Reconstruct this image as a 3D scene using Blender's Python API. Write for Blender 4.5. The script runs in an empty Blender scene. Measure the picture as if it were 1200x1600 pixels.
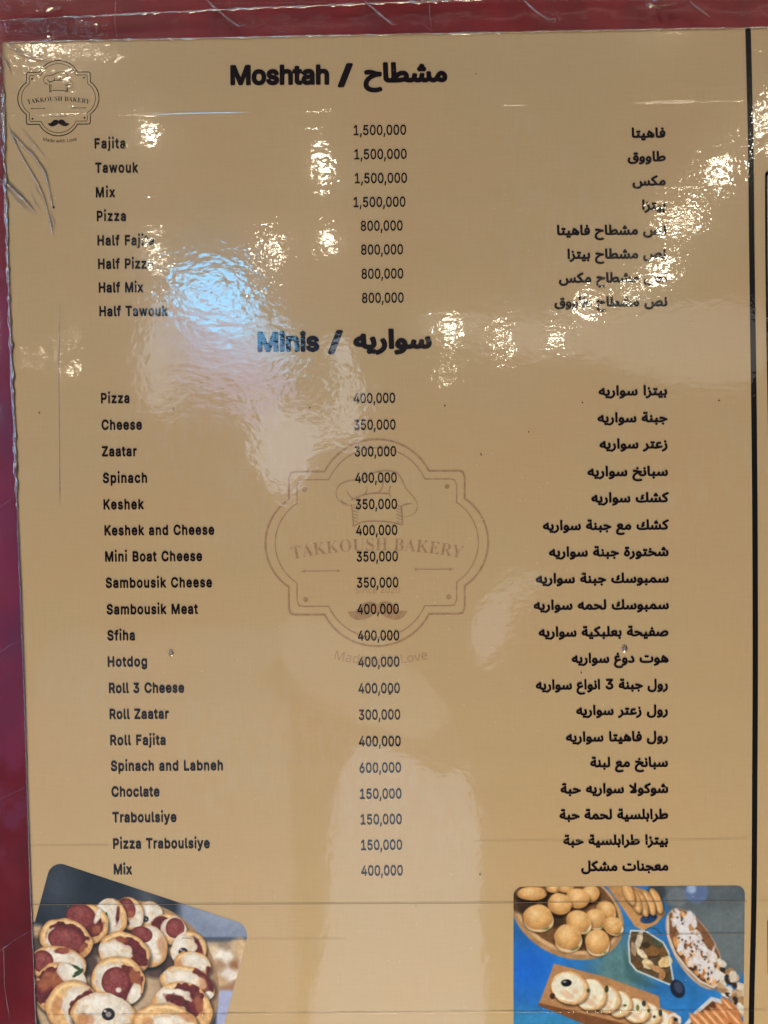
import bpy, bmesh, math, random
import numpy as np
from mathutils import Matrix, Vector
from mathutils.geometry import tessellate_polygon
random.seed(7); rng = np.random.default_rng(11)
SC = bpy.context.scene; C = SC.collection
PAPER = (.60, .43, .245); WMARK = (.38, .235, .135)
LOW_FILL = 8.8; TOP_FILL = .25; SIDE_FILL = 2.6; BULB = 105; LR = .030
SOFT_R = .18; SOFT_S = .16; SMOOTH = .7
A_FINE = 2.2e-5; A_MID = 4.2e-5; A_LOW = 2.2e-4
Z0 = 1.5                                             # height of the middle of the menu above the floor

# ------------------------------------------------------------------ camera, world, exposure
def rot(p, y, r):
    p, y, r = (math.radians(a) for a in (p, y, r))
    return (Matrix.Rotation(y, 3, 'Z') @ Matrix.Rotation(p, 3, 'X') @ Matrix.Rotation(r, 3, 'Y'))
RC = rot(-1.7, 0.75, 0.9)
CAM = Vector((0, -0.30, Z0))
cd = bpy.data.cameras.new('camera'); cam = bpy.data.objects.new('camera', cd); C.objects.link(cam)
right, fwd, up = RC @ Vector((1, 0, 0)), RC @ Vector((0, 1, 0)), RC @ Vector((0, 0, 1))
M = Matrix((right, up, -fwd)).transposed().to_4x4(); M.translation = CAM
cam.matrix_world = M
cd.sensor_fit = 'HORIZONTAL'; cd.sensor_width = 36; cd.lens = 36; cd.clip_start = 0.01; cd.clip_end = 100
SC.camera = cam
W = bpy.data.worlds.new('World'); SC.world = W; W.use_nodes = True
bg = W.node_tree.nodes['Background']; bg.inputs[0].default_value = (1.0, 0.93, 0.86, 1); bg.inputs[1].default_value = 0.08
SC.view_settings.view_transform = 'Standard'; SC.view_settings.look = 'None'
SC.view_settings.exposure = 0; SC.view_settings.gamma = 1
SC.cycles.max_bounces = 6; SC.cycles.transparent_max_bounces = 12

# unseen area lamps added as fill: warm below, weak above, bluish at the left
def area(name, loc, target, size, power, col):
    l = bpy.data.lights.new(name, 'AREA'); l.shape = 'RECTANGLE'; l.size, l.size_y = size; l.energy = power; l.color = col
    o = bpy.data.objects.new(name, l); C.objects.link(o); o.location = loc
    o.rotation_euler = (Vector(target) - Vector(loc)).to_track_quat('-Z', 'Y').to_euler(); return o
area('low_fill', (0.05, -0.42, Z0 - 0.90), (0, 0, Z0 - 0.1), (0.5, 0.10), LOW_FILL, (1.0, 0.86, 0.53))  # added warm fill from below, brightens the lower page
area('top_fill', (0.2, -0.9, Z0 + 1.25), (0, 0, Z0), (1.2, 0.025), TOP_FILL, (1.0, 0.92, 0.80))  # added weak fill from above, kept out of the mirrored view
area('side_fill', (-1.25, -0.9, Z0 + 0.35), (0, 0, Z0), (0.08, 1.2), SIDE_FILL, (0.62, 0.76, 1.0))  # added bluish fill that draws bright lines on the film folds

# ------------------------------------------------------------------ helpers
def P(u, v, y=0.0):
    """photograph measurement (1200 x 1600) -> point on the plane of the menu (metres)"""
    d = RC @ Vector(((u - 600) / 1200, 1, -(v - 800) / 1200)); t = 0.30 / d.y
    return Vector((t * d.x, y, Z0 + t * d.z))
def mesh_obj(name, verts, faces, mat, parent=None, smooth=False):
    me = bpy.data.meshes.new(name); me.from_pydata([tuple(v) for v in verts], [], faces); me.update()
    if mat: me.materials.append(mat)
    if smooth:
        for p in me.polygons: p.use_smooth = True
    o = bpy.data.objects.new(name, me); C.objects.link(o)
    if parent: o.parent = parent
    return o
def tag(o, label=None, cat=None, group=None, kind=None):
    for k, v in (('label', label), ('category', cat), ('group', group), ('kind', kind)):
        if v: o[k] = v
    return o
class MB:
    def __init__(s): s.v, s.f = [], []
    def add(s, v, f):
        n = len(s.v); s.v += [tuple(q) for q in v]; s.f += [tuple(i + n for i in q) for q in f]
    def build(s, name, mat, parent=None, smooth=False): return mesh_obj(name, s.v, s.f, mat, parent, smooth)

# ------------------------------------------------------------------ materials
def lin(c):
    return tuple((x / 255 / 12.92) if x / 255 <= 0.04045 else ((x / 255 + 0.055) / 1.055) ** 2.4 for x in c)
class NT:
    def __init__(s, tree): s.t = tree
    def n(s, typ, **kw):
        q = s.t.nodes.new(typ)
        for k, v in kw.items():
            if k.startswith('_'): setattr(q, k[1:], v)
        return q
    def l(s, a, b): s.t.links.new(a, b)
    def math(s, op, a, b=None, c=None):
        q = s.t.nodes.new('ShaderNodeMath'); q.operation = op
        for i, x in enumerate((a, b, c)):
            if x is None: continue
            if hasattr(x, 'is_linked'): s.t.links.new(x, q.inputs[i])
            else: q.inputs[i].default_value = x
        return q.outputs[0]
    def noise(s, vec, scale, detail=2, rough=.5, sx=1, sz=1, off=0):
        m = s.t.nodes.new('ShaderNodeMapping'); m.inputs['Scale'].default_value = (sx, 1, sz); m.inputs['Location'].default_value = (off, off * .7, off * 1.3)
        s.t.links.new(vec, m.inputs[0])
        q = s.t.nodes.new('ShaderNodeTexNoise'); q.inputs['Scale'].default_value = scale; q.inputs['Detail'].default_value = detail
        q.inputs['Roughness'].default_value = rough; s.t.links.new(m.outputs[0], q.inputs['Vector']); return q.outputs['Fac']
    def ramp(s, x, a, b, lo=0.0, hi=1.0):
        q = s.t.nodes.new('ShaderNodeMapRange'); q.interpolation_type = 'SMOOTHSTEP'
        for i, val in enumerate((a, b, lo, hi)): q.inputs[i + 1].default_value = val
        s.t.links.new(x, q.inputs[0]); return q.outputs[0]

def film_group():
    """relief of the laminating film over the whole sheet: orange peel, cockles, soft waves, two ridges"""
    g = bpy.data.node_groups.new('film_relief', 'ShaderNodeTree')
    g.interface.new_socket('Normal', in_out='OUTPUT', socket_type='NodeSocketVector')
    g.interface.new_socket('Soft', in_out='OUTPUT', socket_type='NodeSocketVector')
    N = NT(g); out = N.n('NodeGroupOutput')
    pos = N.n('ShaderNodeNewGeometry').outputs['Position']
    sep = N.n('ShaderNodeSeparateXYZ'); N.l(pos, sep.inputs[0]); X, Z = sep.outputs[0], N.math('SUBTRACT', sep.outputs[2], Z0)
    fine = N.noise(pos, 620, 2.0, .5, .75, 1.0)
    mid = N.noise(pos, 210, 1, .5, .8, 1.15, 3)
    low = N.noise(pos, 16, 1, .5, 1, 1.3, 9)
    mask = N.ramp(N.noise(pos, 30, 1, .5, 1, 1, 5), .38, .68, .55, 1.5)
    height = N.ramp(Z, -0.05, 0.04, SMOOTH, 1.0)            # the film lies smoother on the lower half
    amp = N.math('MULTIPLY', mask, height)
    # places where the film is cockled more: beside the divider, above the small crest, left of the lower heading
    for u, v, ru, rv, k in ((1196, 190, 26, 95, 1.2), (130, 82, 62, 13, 4.5), (20, 90, 30, 45, 3.0), (340, 540, 100, 130, 1.3), (1175, 66, 40, 18, 2.0), (60, 330, 40, 20, 2.5), (45, 560, 22, 25, 2.0), (112, 524, 30, 16, 2.0), (1070, 330, 70, 80, .15), (480, 640, 110, 60, .5)):
        c = P(u, v); dx = N.math('DIVIDE', N.math('SUBTRACT', X, c.x), ru * .00025); dz = N.math('DIVIDE', N.math('SUBTRACT', Z, c.z - Z0), rv * .00025)
        g2 = N.math('EXPONENT', N.math('MULTIPLY', N.math('ADD', N.math('POWER', N.math('ABSOLUTE', dx), 3), N.math('POWER', N.math('ABSOLUTE', dz), 3)), -.7))
        amp = N.math('ADD', amp, N.math('MULTIPLY', g2, k))
    h = N.math('MULTIPLY', N.math('MULTIPLY', fine, amp), A_FINE)
    h = N.math('ADD', h, N.math('MULTIPLY', N.math('MULTIPLY', mid, amp), A_MID))
    h = N.math('ADD', h, N.math('MULTIPLY', low, A_LOW))
    # ridges pressed into the film: two level ones, one upright
    def ridge(coord, c, wdt, a, brk, off):
        w = N.math('ADD', coord, N.math('MULTIPLY', N.noise(pos, 20, 1, .5, 1, 1, off), .002))
        d = N.math('DIVIDE', N.math('SUBTRACT', w, c + .001), wdt)
        e = N.math('EXPONENT', N.math('MULTIPLY', N.math('MULTIPLY', d, d), -1.0))
        m = N.ramp(N.noise(pos, brk, 2, .6, 1, 1, off + 2), .28, .5)
        return N.math('MULTIPLY', N.math('MULTIPLY', e, m), a)
    z1 = P(600, 170).z - Z0; z2 = P(300, 308).z - Z0; x1 = P(92, 700).x
    h = N.math('ADD', h, ridge(Z, z1, .00042, 5.2e-5, 30, 21))
    h = N.math('ADD', h, ridge(Z, z2, .0004, 1.2e-5, 40, 25))
    h = N.math('ADD', h, ridge(X, x1, .0006, 2.2e-5, 18, 29))
    b = N.n('ShaderNodeBump'); b.inputs['Strength'].default_value = 1; b.inputs['Distance'].default_value = 1
    N.l(h, b.inputs['Height']); N.l(b.outputs[0], out.inputs[0])
    b2 = N.n('ShaderNodeBump'); b2.inputs['Strength'].default_value = 1; b2.inputs['Distance'].default_value = 1
    N.l(N.math('MULTIPLY', low, A_LOW), b2.inputs['Height']); N.l(b2.outputs[0], out.inputs[1])
    return g
FILM = film_group()
def laminated(name, col, build=None):
    m = bpy.data.materials.new(name); m.use_nodes = True; N = NT(m.node_tree); b = m.node_tree.nodes['Principled BSDF']
    g = N.n('ShaderNodeGroup'); g.node_tree = FILM
    b.inputs['Base Color'].default_value = (*col, 1)
    b.inputs['Roughness'].default_value = SOFT_R; b.inputs['Specular IOR Level'].default_value = SOFT_S
    b.inputs['Coat Weight'].default_value = 1; b.inputs['Coat Roughness'].default_value = .035; b.inputs['Coat IOR'].default_value = 1.5
    pos = N.n('ShaderNodeNewGeometry').outputs['Position']   # finger smears dull the gloss here and there
    N.l(N.math('ADD', N.ramp(N.noise(pos, 48, 4, .62, 1.4, .8, 33), .5, .75, .028, .055), N.ramp(N.noise(pos, 230, 3, .7, .3, 1.6, 37), .55, .8, 0, .03)), b.inputs['Coat Roughness'])
    N.l(g.outputs[0], b.inputs['Coat Normal']); N.l(g.outputs[1], b.inputs['Normal'])
    if build:
        c = build(N)
        if c is not None: N.l(c, b.inputs['Base Color'])
    return m
def mixc(N, a, b, f):
    q = N.n('ShaderNodeMix'); q.data_type = 'RGBA'
    for i, x in ((6, a), (7, b)):
        if hasattr(x, 'is_linked'): N.l(x, q.inputs[i])
        else: q.inputs[i].default_value = (*x, 1)
    N.l(f, q.inputs[0]); return q.outputs[2]
def paper_col(N):
    pos = N.n('ShaderNodeNewGeometry').outputs['Position']
    a = PAPER; c = tuple(x * .93 for x in a); d = (a[0] * 1.03, a[1] * .98, a[2] * .97)
    big = N.noise(pos, 22, 3, .6, 1, 1, 2)
    col = mixc(N, a, d, N.ramp(big, .35, .65))
    weave = N.math('ADD', N.math('MULTIPLY', N.noise(pos, 420, 2, .6, .25, 3.2, 1), .5), N.math('MULTIPLY', N.noise(pos, 420, 2, .6, 3.2, .2, 7), .5))
    col = mixc(N, col, tuple(x * .80 for x in a), N.ramp(weave, .38, .66, 0, .22))
    stripe = N.noise(pos, 60, 1, .5, .02, 1.0, 14)       # faint level printing bands
    col = mixc(N, col, c, N.ramp(stripe, .42, .62, 0, .25))
    smear = N.math('MULTIPLY', N.ramp(N.noise(pos, 14, 3, .6, 1, 1, 41), .48, .7), N.ramp(N.noise(pos, 120, 4, .7, 2.4, .7, 43), .42, .62))
    return mixc(N, col, (.60, .54, .44), N.math('MULTIPLY', smear, .16))   # greasy finger smears
m_paper = laminated('cream_paper', PAPER, paper_col)
m_ink = laminated('dark_ink', (.008, .003, .006))
m_black = laminated('black_ink', (.006, .006, .007))
m_brown = laminated('pale_brown_ink', WMARK, lambda N: mixc(N, WMARK, tuple(x * 1.25 for x in WMARK), N.ramp(N.noise(N.n('ShaderNodeNewGeometry').outputs['Position'], 500, 2), .35, .65)))
m_fine = laminated('fine_brown_ink', tuple(x * 1.22 for x in WMARK))
m_crease = laminated('grey_crease', (.20, .15, .10))
m_crease2 = laminated('pale_crease', (.42, .31, .17))
def photo_col(N):
    a = N.n('ShaderNodeVertexColor'); a.layer_name = 'Print'; return a.outputs[0]
m_photo = laminated('photo_print', (.3, .3, .3), photo_col)

def plain(name, col, rough=.5, **kw):
    m = bpy.data.materials.new(name); m.use_nodes = True; b = m.node_tree.nodes['Principled BSDF']
    b.inputs['Base Color'].default_value = (*col, 1); b.inputs['Roughness'].default_value = rough
    for k, v in kw.items(): b.inputs[k.replace('_', ' ')].default_value = v
    return m
def red_mat():
    m = plain('red_lacquer', (.45, .012, .022), .35); N = NT(m.node_tree); b = m.node_tree.nodes['Principled BSDF']
    pos = N.n('ShaderNodeNewGeometry').outputs['Position']
    N.l(mixc(N, (.60, .010, .026), (.42, .008, .02), N.ramp(N.noise(pos, 45, 3, .55, 1.5, .7, 4), .3, .7)), b.inputs['Base Color'])
    bu = N.n('ShaderNodeBump'); bu.inputs['Strength'].default_value = 1; bu.inputs['Distance'].default_value = 1
    N.l(N.math('MULTIPLY', N.noise(pos, 90, 2, .5, 1, .6, 8), 1.5e-4), bu.inputs['Height']); N.l(bu.outputs[0], b.inputs['Normal'])
    return m
m_red = red_mat()
def film_mat(name, gl, haze, rough, bump, scale, detail=3):
    """clear plastic: see-through with a Fresnel gloss and a little milkiness"""
    m = bpy.data.materials.new(name); m.use_nodes = True; t = m.node_tree; t.nodes.clear(); N = NT(t)
    out = N.n('ShaderNodeOutputMaterial'); tr = N.n('ShaderNodeBsdfTransparent'); tr.inputs[0].default_value = (.97, .96, .97, 1)
    pos = N.n('ShaderNodeNewGeometry').outputs['Position']
    bu = N.n('ShaderNodeBump'); bu.inputs['Strength'].default_value = 1; bu.inputs['Distance'].default_value = 1
    N.l(N.math('ADD', N.math('MULTIPLY', N.noise(pos, scale, detail, .6, 1, 1, 3), bump), N.math('MULTIPLY', N.noise(pos, scale * .2, 1, .5, 1, 1, 6), bump * 3)), bu.inputs['Height'])
    gg = N.n('ShaderNodeBsdfGlossy'); gg.inputs['Roughness'].default_value = rough; N.l(bu.outputs[0], gg.inputs['Normal'])
    g2 = N.n('ShaderNodeBsdfGlossy'); g2.inputs['Roughness'].default_value = .45; N.l(bu.outputs[0], g2.inputs['Normal'])
    gm = N.n('ShaderNodeMixShader'); gm.inputs[0].default_value = .06; N.l(gg.outputs[0], gm.inputs[1]); N.l(g2.outputs[0], gm.inputs[2])
    df = N.n('ShaderNodeBsdfDiffuse'); df.inputs[0].default_value = (.75, .74, .80, 1)
    fr = N.n('ShaderNodeFresnel'); fr.inputs['IOR'].default_value = gl; N.l(bu.outputs[0], fr.inputs['Normal'])
    a = N.n('ShaderNodeMixShader'); N.l(N.ramp(N.noise(pos, 60, 3, .6, 1, 1, 12), .4, .75, haze * .3, haze * 1.5), a.inputs[0]); N.l(tr.outputs[0], a.inputs[1]); N.l(df.outputs[0], a.inputs[2])
    b = N.n('ShaderNodeMixShader'); N.l(fr.outputs[0], b.inputs[0]); N.l(a.outputs[0], b.inputs[1]); N.l(gm.outputs[0], b.inputs[2])
    N.l(b.outputs[0], out.inputs[0]); return m
m_film = film_mat('clear_film', 1.5, .010, .13, 1.0e-4, 200)
m_fold = film_mat('creased_film', 3.0, .05, .24, 1.2e-4, 420)
m_weld = film_mat('film_edge', 3.6, .08, .18, 1.6e-4, 500)
m_wrin = film_mat('wrinkled_film', 1.6, .008, .05, 2.4e-4, 330)

# ------------------------------------------------------------------ the red board behind

bm = bmesh.new(); bmesh.ops.create_cube(bm, size=1, matrix=Matrix.Translation((0, .0155, Z0)) @ Matrix.Diagonal((.9, .02, .9, 1)))
bmesh.ops.bevel(bm, geom=bm.edges[:], offset=.002, segments=2, affect='EDGES')
me = bpy.data.meshes.new('red_board'); bm.to_mesh(me); bm.free(); me.materials.append(m_red)
board = bpy.data.objects.new('wall', me); C.objects.link(board); tag(board, kind='structure')

# ------------------------------------------------------------------ the menu sheet
EDGE = [(3.5, 66), (4.5, 130), (7, 250), (11.5, 400), (16.5, 520), (21, 640), (26.5, 800), (32, 920), (37, 1060), (41, 1200), (46.5, 1370), (52, 1500), (56, 1600), (60, 1720)]
TOP = [(3.5, 66), (120, 63), (300, 59.5), (520, 55), (760, 50.5), (1000, 46), (1200, 42.5), (1300, 41)]
def edge_x(v):
    return float(np.interp(v, [e[1] for e in EDGE], [e[0] for e in EDGE]))
menu = bpy.data.objects.new('menu_sheet', None); C.objects.link(menu); menu.location = P(600, 1720); 
tag(menu, 'laminated tan bakery menu with English and Arabic item names, prices and two food photos', 'menu')
MP = menu.location.copy()
def under_menu(o):
    o.parent = menu; o.matrix_parent_inverse = Matrix.Translation(-MP); return o
outline = [P(*e) for e in TOP] + [P(1300, 1720)] + [P(*e) for e in reversed(EDGE[1:])]
mb = MB(); n = len(outline)
front = [Vector((p.x, 0, p.z)) for p in outline]; back = [Vector((p.x, .0006, p.z)) for p in outline]
tris = tessellate_polygon([[Vector((p.x, p.z, 0)) for p in front]])
tris = [t if (front[t[1]] - front[t[0]]).cross(front[t[2]] - front[t[0]]).y < 0 else t[::-1] for t in tris]
mb.add(front + back, tris + [tuple(i + n for i in t[::-1]) for t in tris] + [(i, i + n, (i + 1) % n + n, (i + 1) % n) for i in range(n)])
under_menu(mb.build('paper', m_paper))

# ------------------------------------------------------------------ lettering
# glyph outlines: read from the fonts Blender carries, thickened and cleaned (distance field + contour)
import os
FD = os.path.join(bpy.utils.system_resource('DATAFILES'), 'fonts')
def load_font(f):
    try: return bpy.data.fonts.load(os.path.join(FD, f))
    except Exception: return None
FONTS = {'grotesque': load_font('Inter.woff2'), 'humanist': load_font('NotoSansHebrew-Regular.woff2'), 'arabic': load_font('NotoSansArabic-VariableFont_wdth,wght.woff2'), 'math': load_font('NotoSansMath-Regular.woff2')}
#        family     font, thickening, simplification, extra shift of the code point (bold serif capitals of the math font)
STYLE = {'body': ('grotesque', .029, .0016, 0), 'price': ('grotesque', .014, .0016, 0), 'title': ('grotesque', .038, .0016, 0), 'arab': ('arabic', .024, .0016, 0),
         'atitle': ('arabic', .031, .0016, 0), 'serif': ('math', -.006, .0016, 0x1D400 - 65), 'small': ('humanist', 0.0, .003, 0)}
def _text_curve(s, font):
    c = bpy.data.curves.new('lettering', 'FONT'); c.body = s
    if FONTS[font]: c.font = FONTS[font]
    o = bpy.data.objects.new('lettering', c); C.objects.link(o); bpy.context.view_layer.update(); return o, c
def _ink_right(s, font):
    o, c = _text_curve(s, font); w = max(v[0] for v in o.evaluated_get(bpy.context.evaluated_depsgraph_get()).bound_box)
    bpy.data.objects.remove(o); bpy.data.curves.remove(c); return w
_hw = {}
def _advance(ch, font):
    a = 'H' if font != 'arabic' else chr(0xFE8D)
    if font not in _hw: _hw[font] = _ink_right(a + a, font)
    return _ink_right(a + ch + a, font) - _hw[font]
def _contours(ch, font):
    o, c = _text_curve(ch, font); cu = o.to_curve(bpy.context.evaluated_depsgraph_get(), apply_modifiers=False); out = []
    t = np.linspace(0, 1, 7)[:-1, None]
    for s in cu.splines:
        bp = s.bezier_points; n = len(bp); pts = []
        for i in range(n):
            a, b = bp[i], bp[(i + 1) % n]; p = [np.array(v[:2]) for v in (a.co, a.handle_right, b.handle_left, b.co)]
            pts.append((1 - t) ** 3 * p[0] + 3 * (1 - t) ** 2 * t * p[1] + 3 * (1 - t) * t * t * p[2] + t ** 3 * p[3])
        if pts: out.append(np.vstack(pts))
    o.to_curve_clear(); bpy.data.objects.remove(o); bpy.data.curves.remove(c); return out
def _thicken(cont, r, res=.012):
    allp = np.vstack(cont); lo = allp.min(0) - abs(r) - .03; hi = allp.max(0) + abs(r) + .03
    nx, ny = [int(np.ceil((hi[k] - lo[k]) / res)) + 1 for k in (0, 1)]
    X, Y = np.meshgrid(lo[0] + np.arange(nx) * res, lo[1] + np.arange(ny) * res)
    w = np.zeros(X.shape, int); d = np.full(X.shape, 9.)
    for c in cont:
        for p, q in zip(c, np.roll(c, -1, 0)):
            e = q - p; L = e @ e
            if L < 1e-12: continue
            t = np.clip(((X - p[0]) * e[0] + (Y - p[1]) * e[1]) / L, 0, 1); d = np.minimum(d, np.hypot(X - p[0] - t * e[0], Y - p[1] - t * e[1]))
            cr = e[0] * (Y - p[1]) - e[1] * (X - p[0]); w += (p[1] <= Y) & (q[1] > Y) & (cr > 0); w -= (q[1] <= Y) & (p[1] > Y) & (cr < 0)
    v = np.where(w != 0, -d, d) - r; v[v == 0] = 1e-9; s = v < 0; seg = {}
    mixed = (s[:-1, :-1] != s[1:, :-1]) | (s[:-1, :-1] != s[:-1, 1:]) | (s[:-1, :-1] != s[1:, 1:])
    for y, x in zip(*np.nonzero(mixed)):
        c = [(y, x), (y, x + 1), (y + 1, x + 1), (y + 1, x)]; ins = [s[k] for k in c]; ent, lev = [], []
        for i in range(4):
            j = (i + 1) % 4; key = (c[i], c[j]) if c[i] < c[j] else (c[j], c[i])
            if ins[i] and not ins[j]: lev.append((i, key))
            if ins[j] and not ins[i]: ent.append((i, key))
        for i, key in lev: seg[key] = sorted(ent, key=lambda k: (k[0] - i) % 4)[0][1]
    loops = []
    while seg:
        k, n = seg.popitem(); loop = [k]
        while n != k: loop.append(n); n = seg.pop(n)
        pts = []
        for (y0, x0), (y1, x1) in loop:
            t = v[y0, x0] / (v[y0, x0] - v[y1, x1]); pts.append((lo[0] + (x0 + (x1 - x0) * t) * res, lo[1] + (y0 + (y1 - y0) * t) * res))
        loops.append(np.array(pts))
    return loops
def _simple(p, tol):
    if len(p) < 3: return p
    a, e = p[0], p[-1] - p[0]; L = np.hypot(*e)
    d = np.abs(e[0] * (p[:, 1] - a[1]) - e[1] * (p[:, 0] - a[0])) / L if L > 1e-9 else np.hypot(*(p - a).T); i = d.argmax()
    return p[[0, -1]] if d[i] < tol else np.vstack([_simple(p[:i + 1], tol)[:-1], _simple(p[i:], tol)])
def outline_of(fam, ch):
    font, r, tol, shift = STYLE[fam]; ch2 = chr(ord(ch) + shift) if ch != ' ' else ch
    if ch == ' ': return .25, []
    out = []
    for l in _thicken(_contours(ch2, font), r):
        j = int(np.hypot(*(l - l[0]).T).argmax()); l = np.vstack([_simple(l[:j + 1], tol)[:-1], _simple(np.vstack([l[j:], l[:1]]), tol)[:-1]])
        x, y = l.T
        if len(l) > 2 and abs(.5 * np.sum(x * np.roll(y, -1) - y * np.roll(x, -1))) > 4e-4: out.append([tuple(q) for q in l.tolist()])
    if ch in 'ij': out = [[(x, y + r * 1.2 + .035) for x, y in l] if min(q[1] for q in l) > .38 else l for l in out]   # keep the dot clear of the stem
    return _advance(ch2, font), out
_cache = {}
def glyph(fam, ch):
    k = (fam, ch)
    if k in _cache: return _cache[k]
    adv, polys = outline_of(fam, ch)
    vs, fs = [q for p in polys for q in p], []
    base = 0; start = []
    for p in polys: start.append(base); base += len(p)
    ar = [.5 * sum(p[i - 1][0] * p[i][1] - p[i][0] * p[i - 1][1] for i in range(len(p))) for p in polys]
    def within(q, p):
        r = False
        for (x0, y0), (x1, y1) in zip(p, p[1:] + p[:1]):
            if (y0 > q[1]) != (y1 > q[1]) and q[0] < (x1 - x0) * (q[1] - y0) / (y1 - y0) + x0: r = not r
        return r
    outer = [i for i, a in enumerate(ar) if a > 0] if sum(ar) > 0 else [i for i, a in enumerate(ar) if a < 0]
    for i in outer:                                   # each island with the holes inside it
        grp = [i] + [j for j in range(len(polys)) if j not in outer and within(polys[j][0], polys[i])]
        order = [start[j] + k for j in grp for k in range(len(polys[j]))]
        fs += [tuple(order[k] for k in t) for t in tessellate_polygon([[Vector((x, y, 0)) for x, y in polys[j]] for j in grp])]
    if fs:
        fs = [t if ((vs[t[1]][0] - vs[t[0]][0]) * (vs[t[2]][1] - vs[t[0]][1]) - (vs[t[1]][1] - vs[t[0]][1]) * (vs[t[2]][0] - vs[t[0]][0])) > 0 else t[::-1] for t in fs]
    _cache[k] = (adv, vs, fs); return _cache[k]
AF = {'ا':(0xFE8D,0),'ب':(0xFE8F,1),'ة':(0xFE93,0),'ت':(0xFE95,1),'ج':(0xFE9D,1),'ح':(0xFEA1,1),'خ':(0xFEA5,1),'د':(0xFEA9,0),'ر':(0xFEAD,0),'ز':(0xFEAF,0),'س':(0xFEB1,1),'ش':(0xFEB5,1),'ص':(0xFEB9,1),'ط':(0xFEC1,1),'ع':(0xFEC9,1),'غ':(0xFECD,1),'ف':(0xFED1,1),'ق':(0xFED5,1),'ك':(0xFED9,1),'ل':(0xFEDD,1),'م':(0xFEE1,1),'ن':(0xFEE5,1),'ه':(0xFEE9,1),'و':(0xFEED,0),'ي':(0xFEF1,1)}
def shape(s):                                        # joined Arabic letter forms, in left-to-right order
    out = []; prev = False; i = 0
    while i < len(s):
        c = s[i]
        if c == 'ل' and s[i + 1:i + 2] == 'ا':
            out.append(chr(0xFEFC if prev else 0xFEFB)); prev = False; i += 2; continue
        if c in AF:
            b, dual = AF[c]; nx = dual and i + 1 < len(s) and s[i + 1] in AF
            out.append(chr(b + (3 if prev and nx else 2 if nx else 1 if prev else 0))); prev = bool(dual)
        else: out.append(c); prev = False
        i += 1
    return ''.join(out[::-1])
YT = -.00016                                          # ink lies this far in front of the paper
def layout(fam, s, track=0.0):
    x = 0; items = []; lo, hi = 9, -9
    for ch in s:
        f2 = 'body' if (fam == 'arab' and ch == '3') else fam
        adv, vs, fs = glyph(f2, ch)
        if ch == ' ': adv = {'arab': .20, 'small': .22, 'serif': .2}.get(fam, .22)
        if f2 != fam: vs = [(a * .84, b * .84) for a, b in vs]; adv *= .84
        items.append((x, vs, fs))
        if vs: lo = min(lo, x + min(v[0] for v in vs)); hi = max(hi, x + max(v[0] for v in vs))
        x += adv + track
    return items, lo, hi
def text(name, fam, s, xl, xr, base, cap_px, capu, mat, slope=-.35, xs=None, label=None, y=YT, parent=None):
    """ink extent from xl to xr and baseline at mid height `base`, all measured on the photograph"""
    dv = math.tan(math.radians(slope)) * (xr - xl) / 2
    A, B = P(xl, base - dv), P(xr, base + dv); e = (B - A); Wd = e.length; e.normalize(); upv = Vector((-e.z, 0, e.x))
    sy = cap_px * .00025 * (P(600, base).z - P(600, base + 100).z) / .025 / capu
    items, lo, hi = layout(fam, s)
    tr = 0
    if xs:                                            # letters keep their width, the rest goes to letter spacing
        tr = (Wd / (xs * sy) - (hi - lo)) / max(1, len(s) - 1); items, lo, hi = layout(fam, s, tr)
    sx = Wd / (hi - lo); mb = MB()
    for k, (x, vs, fs) in enumerate(items):
        dy = y - (k % 2) * 1.2e-5
        mb.add([A + e * ((x + vx - lo) * sx) + upv * (vy * sy) + Vector((0, dy, 0)) for vx, vy in vs], fs)
    o = mb.build(name, mat)
    if label: o['label'] = label
    if parent is None: under_menu(o)
    return o

EN = [('Fajita',148,196,231.5),('Tawouk',149,216,269.5),('Mix',150,180,308),('Pizza',151.5,197,345),('Half Fajita',152.5,241,383),('Half Pizza',153.5,239,419.5),('Half Mix',154.5,224,456.5),('Half Tawouk',155.5,262,493.5),
('Pizza',158,202.5,629.5),('Cheese',159,222,671),('Zaatar',159.5,214,712.5),('Spinach',161,230,754),('Keshek',162,225,795.3),('Keshek and Cheese',163.5,335,835.5),('Mini Boat Cheese',164.5,316,876.5),('Sambousik Cheese',165.5,331.5,917.5),('Sambousik Meat',167,309.5,959),('Sfiha',168,211,1000),('Hotdog',168.5,230,1041),('Roll 3 Cheese',170.5,288,1082),('Roll Zaatar',171.5,264,1122.7),('Roll Fajita',172.5,259,1163.5),('Spinach and Labneh',173.5,348.5,1203.5),('Choclate',174.5,249.5,1244),('Traboulsiye',176,276,1284),('Pizza Traboulsiye',177,328,1325),('Mix',178,206.5,1365.5)]
for s, a, b, y in EN:
    text('item_name', 'body', s, a, b, y, 14.6, .5087, m_ink, slope=-.35, xs=.80, label='dark printed English item name "%s"' % s if s not in ('Pizza', 'Mix') else 'dark printed English item name "%s" in the %s list' % (s, 'upper' if y < 600 else 'lower'))
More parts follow.
